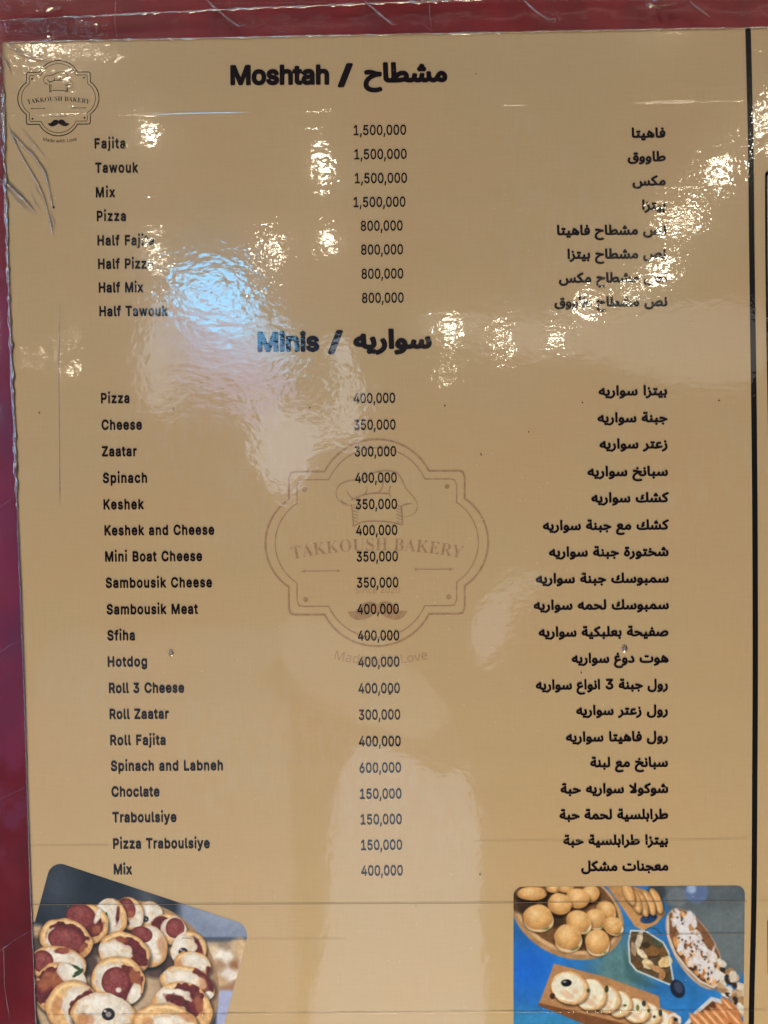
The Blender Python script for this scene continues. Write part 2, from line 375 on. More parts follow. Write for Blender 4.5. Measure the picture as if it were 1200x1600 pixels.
PR = [('1,500,000',552.6,634.6,210.9),('1,500,000',553.6,635.4,248.6),('1,500,000',554.4,636,286),('1,500,000',552.4,633.6,323.3),('800,000',563.6,629.2,360.4),('800,000',564.2,629.8,397.6),('800,000',564.8,630.2,435.3),('800,000',565.6,630.8,473),
('400,000',552.5,617.5,629.7),('350,000',553.2,618.2,671.3),('300,000',554.2,619,713),('400,000',555,620,754),('350,000',555.8,620.5,795.3),('400,000',556.5,621,836),('350,000',557.2,621.8,877),('350,000',557.8,622.5,917.8),('400,000',558.5,623.2,959),('400,000',559.2,623.8,1000.5),('400,000',560,624.2,1041.7),('400,000',560.2,624.8,1083),('300,000',560.8,625.5,1124.2),('400,000',561,626.2,1165.7),('600,000',561.8,626.8,1207),('150,000',562.5,627.5,1247.7),('150,000',563.5,628,1287.7),('150,000',564.2,628.5,1327.7),('400,000',564.5,629.5,1367.7)]
for s, a, b, y in PR:
    text('price', 'price', s, a, b, y, 15, .5087, m_ink, slope=-.6)
ARL = [('فاهيتا',986.6,1039.6,215.4),('طاووق',980.4,1040,252.4),('مكس',988,1040,290.2),('بيتزا',1003,1040.4,328),('نص مشطاح فاهيتا',870,1041,367.2),('نص مشطاح بيتزا',886.4,1041,404.3),('نص مشطاح مكس',873,1042,441.5),('نص مشطاح طاووق',866,1042.6,479),
('بيتزا سواريه',935,1042.4,618),('جبنة سواريه',933.4,1043,660),('زعتر سواريه',936.4,1043,701),('سبانخ سواريه',917.6,1043.6,744),('كشك سواريه',923.6,1045,785),('كشك مع جبنة سواريه',848,1045,828),('شختورة جبنة سواريه',857.6,1044.6,869.4),('سمبوسك جبنة سواريه',837,1045,911),('سمبوسك لحمه سواريه',833.6,1045,952.4),('صفيحة بعلبكية سواريه',841.4,1044.4,994.4),('هوت دوغ سواريه',893,1044.6,1035.6),('رول جبنة 3 انواع سواريه',837,1043.6,1077),('رول زعتر سواريه',900,1043.6,1117),('رول فاهيتا سواريه',884,1043.6,1158.4),('سبانخ مع لبنة',922,1043.6,1198.4),('شوكولا سواريه حبة',875.6,1044,1239.4),('طرابلسية لحمة حبة',874,1044,1280),('بيتزا طرابلسية حبة',880,1044,1320),('معجنات مشكل',908,1044.4,1360.6)]
for s, a, b, y in ARL:
    text('arabic_item_name', 'arab', shape(s), a, b, y - .5, 15.4, .4467, m_ink, slope=-.35)
text('heading', 'title', 'Moshtah', 360, 514.5, 131.2, 30.5, .5607, m_ink, label='heavy rounded heading "Moshtah"')
text('slash', 'title', '/', 527.5, 551.5, 130.6, 31, .5607, m_ink)
text('arabic_heading', 'atitle', shape('مشطاح'), 568, 699, 127.2, 31, .4733, m_ink, label='heavy Arabic heading at the top')
text('heading', 'title', 'Minis', 402.5, 499, 548, 30.5, .5607, m_ink, label='heavy rounded heading "Minis"')
text('slash', 'title', '/', 512, 536, 547.5, 31, .5607, m_ink)
text('arabic_heading', 'atitle', shape('سواريه'), 552, 674.5, 543.5, 31, .4733, m_ink, label='heavy Arabic heading over the long list')

# ------------------------------------------------------------------ ribbons and crest
def smoothc(pts, n=6, closed=False):
    out = []; N_ = len(pts); p = [Vector(q) for q in pts]
    for i in range(N_ if closed else N_ - 1):
        a = p[i - 1] if (closed or i > 0) else p[0]; b = p[i]; c = p[(i + 1) % N_]; d = p[(i + 2) % N_] if (closed or i + 2 < N_) else p[-1]
        for k in range(n):
            t = k / n; out.append(.5 * ((2 * b) + (c - a) * t + (2 * a - 5 * b + 4 * c - d) * t * t + (3 * b - a - 3 * c + d) * t ** 3))
    if not closed: out.append(p[-1])
    return out
def ribbon(mb, pts, w, y, closed=False, taper=False):
    """pts: points on the sheet (metres x, z); flat ink line of width w"""
    q = [pts[0]]
    for p in pts[1:]:
        if (p - q[-1]).length > 1e-6: q.append(p)
    if closed and (q[0] - q[-1]).length < 1e-6: q.pop()
    n = len(q); vs = []
    for i, p in enumerate(q):
        a = q[i - 1] if (i > 0 or closed) else p; b = q[(i + 1) % n] if (i < n - 1 or closed) else p
        d1 = (p - a).normalized() if (p - a).length > 0 else (b - p).normalized(); d2 = (b - p).normalized() if (b - p).length > 0 else d1
        nn = Vector((-(d1.y + d2.y), d1.x + d2.x)); nn = nn.normalized() if nn.length > 1e-6 else Vector((-d1.y, d1.x))
        k = 1 / max(.5, nn.dot(Vector((-d1.y, d1.x)))); ww = w * (1 if not taper else max(.25, math.sin(math.pi * (i + .6) / (n + .2)) ** .6))
        vs += [Vector((p.x + nn.x * ww / 2 * k, y, p.y + nn.y * ww / 2 * k)), Vector((p.x - nn.x * ww / 2 * k, y, p.y - nn.y * ww / 2 * k))]
    m = n if closed else n - 1
    mb.add(vs, [(2 * i, 2 * ((i + 1) % n), 2 * ((i + 1) % n) + 1, 2 * i + 1) for i in range(m)])
def arc3(a, b, sag, n=18):
    """arc from a to b bulging to the left of a->b by sag"""
    a, b = Vector(a), Vector(b); ch = (b - a); L = ch.length / 2; R = (L * L + sag * sag) / (2 * sag); m = (a + b) / 2; nrm = Vector((-ch.y, ch.x)).normalized()
    c = m + nrm * (sag - R); a0 = math.atan2(*(a - c).yx); a1 = math.atan2(*(b - c).yx)
    while a1 > a0: a1 -= 2 * math.pi
    return [c + Vector((math.cos(a0 + (a1 - a0) * i / n), math.sin(a0 + (a1 - a0) * i / n))) * R for i in range(n + 1)]
def crest(center, scale, ink, fineink, label, wk=1.0):
    """round-cornered bakery crest, drawn in a 3x frame centred on (597, 532)"""
    root = bpy.data.objects.new('crest', None); C.objects.link(root); o0 = P(*center); root.parent = menu; root.location = o0 - MP
    root['label'] = label
    cu, cv = center; k = [0]
    def W(X, Y):
        p = P(cu + (X - 597) * scale / 3, cv + (Y - 532) * scale / 3 - (X - 597) * scale / 3 * .006); return Vector((p.x, p.z))
    unit = .00025 * scale / 3
    def put(mb, name, mat):
        o = mb.build(name, mat); o.parent = root; o.matrix_parent_inverse = Matrix.Translation(-o0); return o
    def yy(): k[0] += 1; return -.00003 - (k[0] % 9) * 9e-6
    for cx, cyy, hx, hy, sx, sy_, wd in ((412, 335, 245, 205, 150, 110, 10), (374, 297, 225, 187, 148, 102, 6)):
        def q(ax, ay): return (597 + ax, 532 - ay)
        pts = []
        pts += arc3((-hx, cyy), (hx, cyy), sx)
        pts += [(cx - 30, cyy), (cx - 9, cyy - 9 + 4), (cx, cyy - 30)]
        pts += arc3((cx, hy), (cx, -hy), sy_)
        pts += [(cx, -cyy + 30), (cx - 9, -cyy + 5), (cx - 30, -cyy)]
        pts += arc3((hx, -cyy), (-hx, -cyy), sx)
        pts += [(-cx + 30, -cyy), (-cx + 9, -cyy + 5), (-cx, -cyy + 30)]
        pts += arc3((-cx, -hy), (-cx, hy), sy_)
        pts += [(-cx, cyy - 30), (-cx + 9, cyy - 5), (-cx + 30, cyy)]
        mb = MB(); ribbon(mb, [W(*q(*p)) for p in pts], wd * unit * wk, yy(), closed=True); put(mb, 'crest_outline', ink)
    for dx, dz in ((258, 280), (926, 270), (264, 796), (934, 788)):
        mb = MB(); c = W(dx, dz); r = 12 * unit; y = yy()
        mb.add([(c.x + r * math.cos(a), y, c.y + r * math.sin(a)) for a in [i * math.pi / 7 for i in range(14)]], [tuple(range(14))]); put(mb, 'dot', ink)
    hat = MB()
    S = [([(480, 357), (445, 352), (412, 325), (408, 285), (430, 255), (475, 240), (520, 236), (560, 214), (600, 200), (645, 194), (690, 205), (715, 240), (735, 280), (765, 315), (786, 350), (780, 388), (752, 408), (718, 413)], 6),
         ([(705, 366), (730, 354), (762, 350)], 6), ([(478, 352), (484, 400), (487, 455)], 7), ([(487, 455), (520, 437), (560, 431), (640, 433), (680, 440), (716, 450)], 8), ([(712, 366), (716, 410), (717, 450)], 8),
         ([(478, 332), (520, 312), (560, 303), (610, 300), (658, 304)], 8), ([(455, 285), (465, 305), (482, 322), (505, 322)], 6), ([(545, 262), (551, 285), (540, 303), (522, 312)], 6), ([(628, 245), (622, 275), (606, 296)], 7), ([(661, 268), (655, 290), (660, 318)], 7),
         ([(430, 330), (437, 342), (460, 350)], 5)]
    for pts, wd in S: ribbon(hat, [W(p.x, p.y) for p in smoothc([(x, y) for x, y in pts], 5)], wd * unit * wk * .95, yy(), taper=wd < 7)
    for i in range(6):
        y0 = 352 + i * 15
        ribbon(hat, [W(484 + i * .5, y0), W(500, y0 + 4), W(514 - i, y0 + 9)], 4.5 * unit * wk, yy(), taper=True)
        ribbon(hat, [W(714, y0 + 14), W(700, y0 + 8), W(684 + i, y0 + 1)], 4.5 * unit * wk, yy(), taper=True)
    put(hat, 'chef_hat', ink)
    mo = MB(); half = [(600, 824), (585, 811), (562, 807), (535, 815), (515, 835), (495, 853), (460, 856), (476, 882), (505, 894), (535, 893), (562, 882), (585, 868), (600, 858)]
    pl = [W(*p) for p in half] + [W(1200 - x, y - 1) for x, y in half[::-1][1:-1]]
    t = tessellate_polygon([[Vector((p.x, p.y, 0)) for p in pl]]); y = yy(); mo.add([(p.x, y, p.y) for p in pl], t); put(mo, 'moustache', ink)
    for a, b in ((240, 416), (957, 780)):
        ar = MB(); s = 1 if b > a else -1; y = yy()
        ribbon(ar, [W(a + s * 20, 664 - (a > 500) * 5), W(b - s * 8, 663 - (a > 500) * 5)], 4 * unit * wk, y)
        tip = [W(a, 664 - (a > 500) * 5), W(a + s * 21, 656 - (a > 500) * 5), W(a + s * 21, 672 - (a > 500) * 5)]; ar.add([(p.x, y - 6e-6, p.y) for p in tip], [(0, 1, 2)])
        c = W(b, 663 - (a > 500) * 5); r = 7 * unit; ar.add([(c.x + r * math.cos(i * .785), y - 6e-6, c.y + r * math.sin(i * .785)) for i in range(8)], [tuple(range(8))]); put(ar, 'arrow', fineink)
    def arctext(name, fam, s, x0, x1, ymid, sag, cap, capu, mat, track=0.0):
        items, lo, hi = layout(fam, s, track); half = (x1 - x0) / 2; sg = abs(sag); R = (half * half + sg * sg) / (2 * sg); xm = (x0 + x1) / 2; L = 2 * R * math.asin(half / R)
        sx = L / (hi - lo); sy = cap / capu; mb = MB(); dirn = 1 if sag > 0 else -1
        for j, (x, vs, fs) in enumerate(items):
            if not vs: continue
            y = yy(); xc = (min(v[0] for v in vs) + max(v[0] for v in vs)) / 2
            th = ((x + xc - lo) * sx - L / 2) / R
            o = Vector((xm + R * math.sin(th), ymid + dirn * R * (1 - math.cos(th)))); tt = Vector((math.cos(th), dirn * math.sin(th))); nn = Vector((tt.y, -tt.x))
            ps = [o + tt * ((vx - xc) * sx) + nn * (vy * sy) for vx, vy in vs]; ws = [W(p.x, p.y) for p in ps]
            mb.add([(p.x, y, p.y) for p in ws], fs)
        put(mb, name, mat)
    arctext('crest_name', 'serif', 'TAKKOUSH BAKERY', 203, 995, 568, 40, 56, .4433, ink, .0)
    arctext('crest_date', 'small', 'Since 2020', 497, 706, 768, 1, 26, .5727, fineink)
    arctext('crest_motto', 'small', 'Made with Love', 397, 836, 1103, -26, 42, .5727, fineink)
    return root
crest((588.8, 848), 1.0, m_brown, m_fine, 'large pale brown bakery crest printed behind the prices')
crest((91.3, 153.5), .3645, m_ink, m_ink, 'small dark bakery crest in the upper left corner', 1.15)

# ------------------------------------------------------------------ divider, frame of the next column, creases
def strip(name, pts, w0, mat, y=-.0001, label=None, round_top=False):
    mb = MB(); q = [P(*p) for p in pts]; ribbon(mb, smoothc([(a.x, a.z) for a in q], 6), w0, y)
    o = mb.build(name, mat); under_menu(o)
    if label: o['label'] = label
    return o
mb = MB(); cl = [(1168.6, 46), (1171, 140), (1173, 240), (1175.2, 440), (1178, 640), (1179.6, 840), (1180, 1040), (1179.3, 1200), (1178, 1400), (1174.5, 1560), (1172, 1720)]
q = smoothc([(P(*p).x, P(*p).z) for p in cl], 8); ribbon(mb, q, .0021, -.0001); c = q[0]
mb.add([(c.x + .00105 * math.cos(a), -.000108, c.y - .0002 + .00105 * math.sin(a)) for a in [i * math.pi / 12 for i in range(13)]], [tuple(range(13))])
o = under_menu(mb.build('divider_line', m_black)); o['label'] = 'black upright line between two columns of the menu'
fr = [(1212, 264), (1203, 266.5), (1198, 273), (1197, 284), (1197.5, 400), (1199, 520), (1202, 680)]
strip('column_frame', fr, .0009, m_black, label='dark rounded frame of the next column at the right edge')
mb = MB(); mb.add([P(1198.5, 1438, -.0001), P(1199.5, 1522, -.0001), P(1230, 1522, -.0001), P(1230, 1436, -.0001)], [(0, 1, 2, 3)]); o = under_menu(mb.build('column_picture', laminated('grey_print', (.09, .09, .12)))); o['label'] = 'dark edge of another printed picture at the right'
def crease(pts, w, mat):
    return strip('crease', pts, w, mat, y=-.00026)
crease([(edge_x(1413) + 1, 1413), (300, 1412.5), (700, 1411), (900, 1409), (1167, 1407.5)], .00020, m_crease)
crease([(1185, 1407), (1299, 1405.5)], .00016, m_crease2)
crease([(960, 1459.5), (1060, 1459), (1164, 1458)], .00022, m_crease)
crease([(285, 1466), (330, 1467), (380, 1467)], .00016, m_crease)
crease([(390, 1467), (540, 1467)], .00010, m_crease2)
crease([(edge_x(1321) + 1, 1321), (170, 1321)], .00014, m_crease2)
crease([(985, 1313), (1100, 1312), (1167, 1310)], .00014, m_crease2)
crease([(960, 1313), (880, 1313.5), (740, 1314)], .00010, m_crease2)
def spot(u, v, r, mat, name='speck', par=True):
    mb = MB(); c = P(u, v); n = 9; a0 = random.random() * 6; rr = [r * random.uniform(.7, 1.2) for _ in range(n)]
    mb.add([(c.x + rr[i] * math.cos(a0 + i * 6.283 / n), -.0003, c.z + rr[i] * math.sin(a0 + i * 6.283 / n)) for i in range(n)], [tuple(range(n))][::1]); return under_menu(mb.build(name, mat))
m_speck = laminated('dirt', (.02, .012, .01))
for u, v, r in [(84, 324, 2.2), (271, 640, 1.2), (484, 637, 1.2), (62, 645, 1.2), (695, 634, 1.2), (910, 629, 1.2), (826, 675, 1), (1123, 626, 1.2), (751, 709, 1), (750, 1366, 1.3), (908, 1051, 1.4), (609, 1084, 1.6), (744, 116, 1), (937, 1191, 1.4), (752, 711, .9), (650, 1415, .8)]:
    spot(u, v, r * .00025, m_speck)
m_dust = plain('pale_dust', (.85, .8, .7), .6); dust = MB()
for i in range(330):
    u = random.uniform(60, 1160); v = 40 + 1560 * random.random() ** .8 if i > 120 else random.gauss(900, 120)
    if v < 80 or v > 1590: continue
    if i < 160: u = random.gauss(720, 130)
    c = P(u, v); r = random.uniform(.00008, .00018); a0 = random.random() * 3
    dust.add([(c.x + r * math.cos(a0 + k * 1.57) * random.uniform(.6, 1.3), -.00034, c.z + r * math.sin(a0 + k * 1.57)) for k in range(4)], [(0, 1, 2, 3)])
o = under_menu(dust.build('dust', m_dust)); o['kind'] = 'stuff'
# two small blisters in the film
for u, v, s in ((268, 1022, 1), (976, 1015, 1.15)):
    mb = MB(); c = P(u, v); vs = []; n = 14
    for j in range(5):
        f = j / 4
        for i in range(n):
            a = i * 2 * math.pi / n; rx, rz = .0010 * s, (.0014 if math.sin(a) > 0 else .0010) * s
            vs.append((c.x + rx * math.cos(a) * (1 - f) + .0002 * f, -.00036 - .0005 * s * math.sin(f * 1.57), c.z + rz * math.sin(a) * (1 - f)))
    mb.add(vs, [(j * n + i, j * n + (i + 1) % n, (j + 1) * n + (i + 1) % n, (j + 1) * n + i) for j in range(4) for i in range(n)])
    o = mb.build('blister', m_fold, smooth=True)
    if sum(p.normal.y * p.area for p in o.data.polygons) > 0: o.data.flip_normals()
    under_menu(o)

# ------------------------------------------------------------------ the two printed food pictures (flat print, painted per vertex)
def vnoise(X, Y, s, seed):
    r = np.random.default_rng(seed); g = r.random((64, 64)); x = X / s + 7.3; y = Y / s + 3.1
    xi = np.floor(x).astype(int); yi = np.floor(y).astype(int); fx = x - xi; fy = y - yi; fx = fx * fx * (3 - 2 * fx); fy = fy * fy * (3 - 2 * fy)
    a = g[yi % 64, xi % 64]; b = g[yi % 64, (xi + 1) % 64]; c = g[(yi + 1) % 64, xi % 64]; d = g[(yi + 1) % 64, (xi + 1) % 64]
    return (a * (1 - fx) + b * fx) * (1 - fy) + (c * (1 - fx) + d * fx) * fy
class Canvas:
    def __init__(s, w, h, step):
        s.x = np.arange(0, w + step, step); s.y = np.arange(0, h + step, step); s.X, s.Y = np.meshgrid(s.x, s.y); s.c = np.zeros(s.X.shape + (3,)); s.k = 0; s.step = step
    def put(s, m, col, n=0.0, ns=30):
        s.k += 1; col = np.array(col, float) / 255; c = np.broadcast_to(col, s.c.shape).copy()
        if n: c = c * (1 + n * (.6 * vnoise(s.X, s.Y, ns, s.k) + .4 * vnoise(s.X, s.Y, ns / 3, s.k + 50) - .5))[..., None]
        s.c = s.c * (1 - m[..., None]) + c * m[..., None]
    def shade(s, m, f): s.c = s.c * (1 + (f - 1) * m[..., None])
    def ell(s, cx, cy, rx, ry, rot=0, soft=3, wob=0.0, ws=25):
        t = math.radians(rot); dx, dy = s.X - cx, s.Y - cy; a = dx * math.cos(t) + dy * math.sin(t); b = -dx * math.sin(t) + dy * math.cos(t)
        r = np.sqrt((a / rx) ** 2 + (b / ry) ** 2)
        if wob: s.k += 1; r = r + wob * (vnoise(s.X, s.Y, ws, s.k + 200) - .5) * 2
        d = (1 - r) * min(rx, ry); return np.clip(d / soft + .5, 0, 1), r, a / rx, b / ry
    def poly(s, pts, soft=3, wob=0.0, ws=25):
        P_ = np.array(pts, float); inside = np.zeros(s.X.shape, bool); dist = np.full(s.X.shape, 1e9)
        for p, q in zip(P_, np.roll(P_, -1, 0)):
            e = q - p; t = np.clip(((s.X - p[0]) * e[0] + (s.Y - p[1]) * e[1]) / (e @ e), 0, 1)
            dist = np.minimum(dist, np.hypot(s.X - p[0] - t * e[0], s.Y - p[1] - t * e[1]))
            cr = ((p[1] > s.Y) != (q[1] > s.Y)); inside ^= cr & (s.X < (q[0] - p[0]) * (s.Y - p[1]) / (q[1] - p[1] + 1e-12) + p[0])
        d = np.where(inside, dist, -dist)
        if wob: s.k += 1; d = d + wob * (vnoise(s.X, s.Y, ws, s.k + 300) - .5) * 2
        return np.clip(d / soft + .5, 0, 1)
    def line(s, pts, w, soft=2):
        d = np.full(s.X.shape, 1e9); P_ = np.array(pts, float)
        for p, q in zip(P_[:-1], P_[1:]):
            e = q - p; t = np.clip(((s.X - p[0]) * e[0] + (s.Y - p[1]) * e[1]) / (e @ e), 0, 1); d = np.minimum(d, np.hypot(s.X - p[0] - t * e[0], s.Y - p[1] - t * e[1]))
        return np.clip((w - d) / soft + .5, 0, 1)

def _grain(s):
    k = s.c; k = (k + np.roll(k, 1, 0) + np.roll(k, -1, 0) + np.roll(k, 1, 1) + np.roll(k, -1, 1)) / 5
    f = 1 + .05 * (vnoise(s.X, s.Y, 7, 901) - .5) + .06 * (vnoise(s.X, s.Y, 17, 902) - .5) + .03 * (rng.random(s.X.shape) - .5)
    s.c = k * f[..., None]
Canvas.grain = _grain
def finish(cv, name, to_px, sdf, label):
    """turn the painted canvas into one flat mesh cut to the outline of the print"""
    D = sdf(cv.X, cv.Y); gx = np.gradient(D, cv.step, axis=1); gy = np.gradient(D, cv.step, axis=0)
    X = cv.X.copy(); Y = cv.Y.copy(); ny, nx = X.shape
    ok = (D[:-1, :-1] < 0) | (D[1:, :-1] < 0) | (D[:-1, 1:] < 0) | (D[1:, 1:] < 0)
    mv = D > 0; g2 = gx * gx + gy * gy + 1e-6; X[mv] -= (D * gx / g2)[mv]; Y[mv] -= (D * gy / g2)[mv]
    used = np.zeros((ny, nx), bool); used[:-1, :-1] |= ok; used[1:, :-1] |= ok; used[:-1, 1:] |= ok; used[1:, 1:] |= ok
    idx = -np.ones((ny, nx), int); idx[used] = np.arange(used.sum())
    U, V = to_px(X[used], Y[used])
    Rn = np.array([[RC[i][j] for j in range(3)] for i in range(3)]); d = np.stack([(U - 600) / 1200, np.ones_like(U), -(V - 800) / 1200], 1) @ Rn.T; t = .3 / d[:, 1]
    co = np.stack([t * d[:, 0], np.full_like(U, -.00006), Z0 + t * d[:, 2]], 1)
    j, i = np.nonzero(ok); F = np.stack([idx[j + 1, i], idx[j + 1, i + 1], idx[j, i + 1], idx[j, i]], 1)
    me = bpy.data.meshes.new(name); me.vertices.add(len(co)); me.vertices.foreach_set('co', co.ravel()); me.loops.add(F.size); me.loops.foreach_set('vertex_index', F.ravel().astype(np.int32))
    me.polygons.add(len(F)); me.polygons.foreach_set('loop_start', np.arange(0, F.size, 4, dtype=np.int32)); me.update(calc_edges=True)
    col = np.clip(cv.c[used], 0, 1); col = np.where(col <= .04045, col / 12.92, ((col + .055) / 1.055) ** 2.4)
    a = me.color_attributes.new('Print', 'FLOAT_COLOR', 'POINT'); a.data.foreach_set('color', np.hstack([col, np.ones((len(col), 1))]).ravel()); me.materials.append(m_photo)
    o = bpy.data.objects.new(name, me); C.objects.link(o); under_menu(o); o['label'] = label; return o
def hp(X, Y, a, b):                                   # signed distance to the line a->b, positive on its left on the page
    e = np.array(b, float) - np.array(a, float); e /= np.hypot(*e); return (X - a[0]) * e[1] - (Y - a[1]) * e[0]
def rounded(ds, r):
    m = [d + r for d in ds]; a = np.maximum.reduce(m); q = np.sqrt(sum(np.maximum(k, 0) ** 2 for k in m)); return np.minimum(a, 0) + q - r

# --- picture of mini pizzas, lower left (frame: 1200 x 867 for 360 x 260 photograph pixels)
c = Canvas(1180, 900, 2.4)
c.put(np.ones_like(c.X), (44, 50, 62), .25, 150)
m, *_ = c.ell(170, 150, 90, 130, 0, 120); c.put(m * .45, (86, 92, 104), .2, 60)
m, *_ = c.ell(430, 150, 120, 100, 0, 120); c.put(m * .3, (30, 34, 42))
m, *_ = c.ell(640, 190, 60, 90, 0, 90); c.put(m * .5, (110, 112, 122), .2)
c.put(c.poly([(800, 190), (1200, 300), (1200, 430), (800, 430)], 50), (128, 140, 168), .12, 80)
m, *_ = c.ell(1020, 300, 150, 50, 15, 60); c.put(m * .5, (150, 158, 185))
c.put(c.poly([(880, 420), (1200, 420), (1200, 450), (880, 440)], 22), (74, 84, 108))
c.put(c.poly([(890, 440), (1200, 430), (1200, 700), (990, 700)], 20), (150, 132, 118), .5, 50)
for x, y, rx, ry, col in ((960, 490, 50, 40, (205, 185, 160)), (1040, 520, 60, 40, (225, 218, 215)), (1120, 480, 50, 60, (196, 170, 140)), (1060, 600, 60, 45, (215, 205, 205)), (1100, 560, 40, 30, (150, 110, 80)), (1000, 640, 60, 30, (190, 160, 130)), (1150, 560, 40, 60, (205, 190, 180)), (1010, 560, 35, 30, (170, 140, 115)), (1060, 680, 70, 20, (160, 120, 95))):
    m, *_ = c.ell(x, y, rx, ry, random.uniform(-30, 30), 26, .15); c.put(m, col, .15)
c.put(c.poly([(1000, 690), (1200, 690), (1200, 900), (990, 900)], 18), (160, 166, 205), .1, 60)
c.put(c.poly([(0, 340), (80, 355), (140, 420), (60, 560), (0, 560)], 30), (190, 160, 130), .3, 40)
m, *_ = c.ell(525, 690, 482, 470, 0, 6); c.put(m, (160, 128, 98), .1, 50)
m, *_ = c.ell(515, 690, 462, 455, 0, 6); c.put(m, (178, 155, 132), .16, 60)
for x, y, rx, ry in ((370, 470, 60, 45), (680, 590, 70, 40), (330, 560, 50, 60), (520, 370, 80, 30), (740, 560, 40, 60), (60, 470, 40, 60)):
    m, *_ = c.ell(x, y, rx, ry, 0, 22); c.put(m * .8, (58, 44, 42))
def pizza(cx, cy, rx, ry, rot, top):
    m, *_ = c.ell(cx + 4, cy + 9, rx * 1.05, ry * 1.05, rot, 16); c.shade(m, .42)
    m, r, a, b = c.ell(cx, cy, rx, ry, rot, 4, .045, 45); c.put(m, (214, 176, 130), .34, 20)
    ring = m * np.clip((r - .86) / .14, 0, 1); c.put(ring * .55, (176, 122, 72), .3, 25)
    low = m * np.clip((c.Y - cy) / ry * .8, 0, 1) * np.clip((r - .55) / .4, 0, 1); c.put(low * .35, (150, 96, 58))
    hi = m * np.clip(1 - abs(r - .84) / .10, 0, 1) * np.clip((cy - c.Y) / ry + .3, 0, 1); c.put(hi * .75, (238, 214, 172))
    for t in top:
        k, x, y, qx, qy, qr = t[:6]
        if k == 'sauce': m2, *_ = c.ell(x, y, qx, qy, qr, 6, .18, 20); c.put(m2 * m, (98, 40, 38), .6, 16)
        if k == 'brown': m2, *_ = c.ell(x, y, qx, qy, qr, 12, .15, 22); c.put(m2 * m * .6, (178, 118, 78), .3, 18)
        if k == 'cheese':
            m2, r2, a2, b2 = c.ell(x, y, qx, qy, qr, 6, .17, 26); m2 = m2 * m; c.put(m2, (216, 208, 202), .16, 26); c.put(m2 * (vnoise(c.X, c.Y, 18, c.k + 70) > .74) * .35, (206, 168, 128))
            c.put(m2 * np.clip(1 - abs(r2 - .9) / .12, 0, 1) * .5, (188, 164, 148)); c.put(m2 * np.clip(1 - np.hypot(a2 + .2, b2 + .35) / .5, 0, 1) * .7, (240, 238, 240))
        if k == 'salami':
            m2, r2, a2, b2 = c.ell(x, y, qx, qy, qr, 3, .03, 30); c.put(m2, (128, 64, 62), .5, 9); c.put(m2 * np.clip((r2 - .8) / .2, 0, 1) * .7, (88, 28, 30), .2)
            c.put(m2 * np.clip(1 - np.hypot(a2 + .1, b2 + .3) / .5, 0, 1) * .35, (190, 130, 128))
        if k == 'olive':
            m2, *_ = c.ell(x, y, qx, qy, qr, 3); c.put(m2, (36, 32, 38)); m2, *_ = c.ell(x + 1, y + 1, qx * .45, qy * .45, qr, 3); c.put(m2, (150, 140, 140)); m2, *_ = c.ell(x - qx * .5, y - qy * .5, qx * .25, qy * .2, 0, 3); c.put(m2, (190, 190, 200))
        if k == 'leaf':
            m2, *_ = c.ell(x, y, qx, qy, qr, 3, .2, 10); c.put(m2, (52, 74, 48), .5, 8)
pizza(640, 300, 75, 72, 0, [('cheese', 650, 290, 68, 55, 0), ('olive', 626, 320, 15, 15, 0)])
pizza(545, 290, 70, 88, -20, [('sauce', 530, 280, 50, 75, -20), ('cheese', 568, 300, 45, 75, -15), ('salami', 535, 262, 36, 52, -20), ('brown', 545, 300, 25, 25, 0)])
pizza(445, 310, 82, 100, -15, [('cheese', 420, 300, 72, 95, -15), ('sauce', 480, 300, 10, 45, 5), ('leaf', 419, 298, 8, 16, 10)])
pizza(325, 350, 108, 105, 20, [('sauce', 345, 350, 62, 55, 30), ('salami', 288, 305, 78, 62, 15), ('cheese', 378, 300, 14, 45, 20), ('brown', 370, 375, 26, 22, 0)])
pizza(745, 375, 98, 78, 20, [('sauce', 700, 350, 40, 50, 20), ('cheese', 775, 365, 68, 60, 10), ('salami', 778, 367, 48, 52, 10)])
pizza(645, 465, 95, 108, -15, [('cheese', 665, 450, 58, 95, -10), ('salami', 605, 400, 55, 42, 10), ('brown', 710, 460, 22, 55, -10)])
pizza(210, 425, 140, 104, 20, [('sauce', 215, 425, 112, 80, 20), ('cheese', 135, 415, 30, 50, 10), ('salami', 213, 428, 96, 66, 15), ('brown', 300, 480, 20, 35, 20)])
pizza(850, 480, 92, 98, 20, [('sauce', 895, 470, 24, 65, -20), ('cheese', 815, 480, 70, 90, 15), ('olive', 821, 491, 24, 22, 0)])
pizza(515, 495, 138, 106, 22, [('sauce', 540, 495, 105, 70, 22), ('brown', 470, 440, 60, 22, -10), ('cheese', 470, 490, 92, 55, 10), ('sauce', 590, 500, 30, 50, -15)])
pizza(870, 560, 98, 72, 15, [('cheese', 880, 545, 75, 45, 10), ('brown', 795, 560, 18, 35, 10), ('sauce', 960, 600, 16, 40, -20)])
pizza(170, 560, 150, 100, 10, [('cheese', 190, 535, 115, 60, 10), ('sauce', 190, 485, 40, 16, 0), ('salami', 88, 540, 56, 58, 0), ('brown', 200, 485, 40, 14, 5)])
pizza(845, 660, 145, 92, 18, [('sauce', 930, 640, 50, 75, -25), ('cheese', 830, 640, 110, 58, 12), ('brown', 925, 660, 22, 40, -10), ('cheese', 955, 720, 30, 30, 0)])
pizza(480, 645, 142, 132, 12, [('sauce', 500, 655, 112, 100, 20), ('cheese', 440, 630, 82, 88, 10), ('brown', 570, 625, 30, 50, -20), ('salami', 470, 645, 74, 74, 0), ('cheese', 565, 720, 35, 65, 15), ('cheese', 485, 690, 16, 14, 0)])
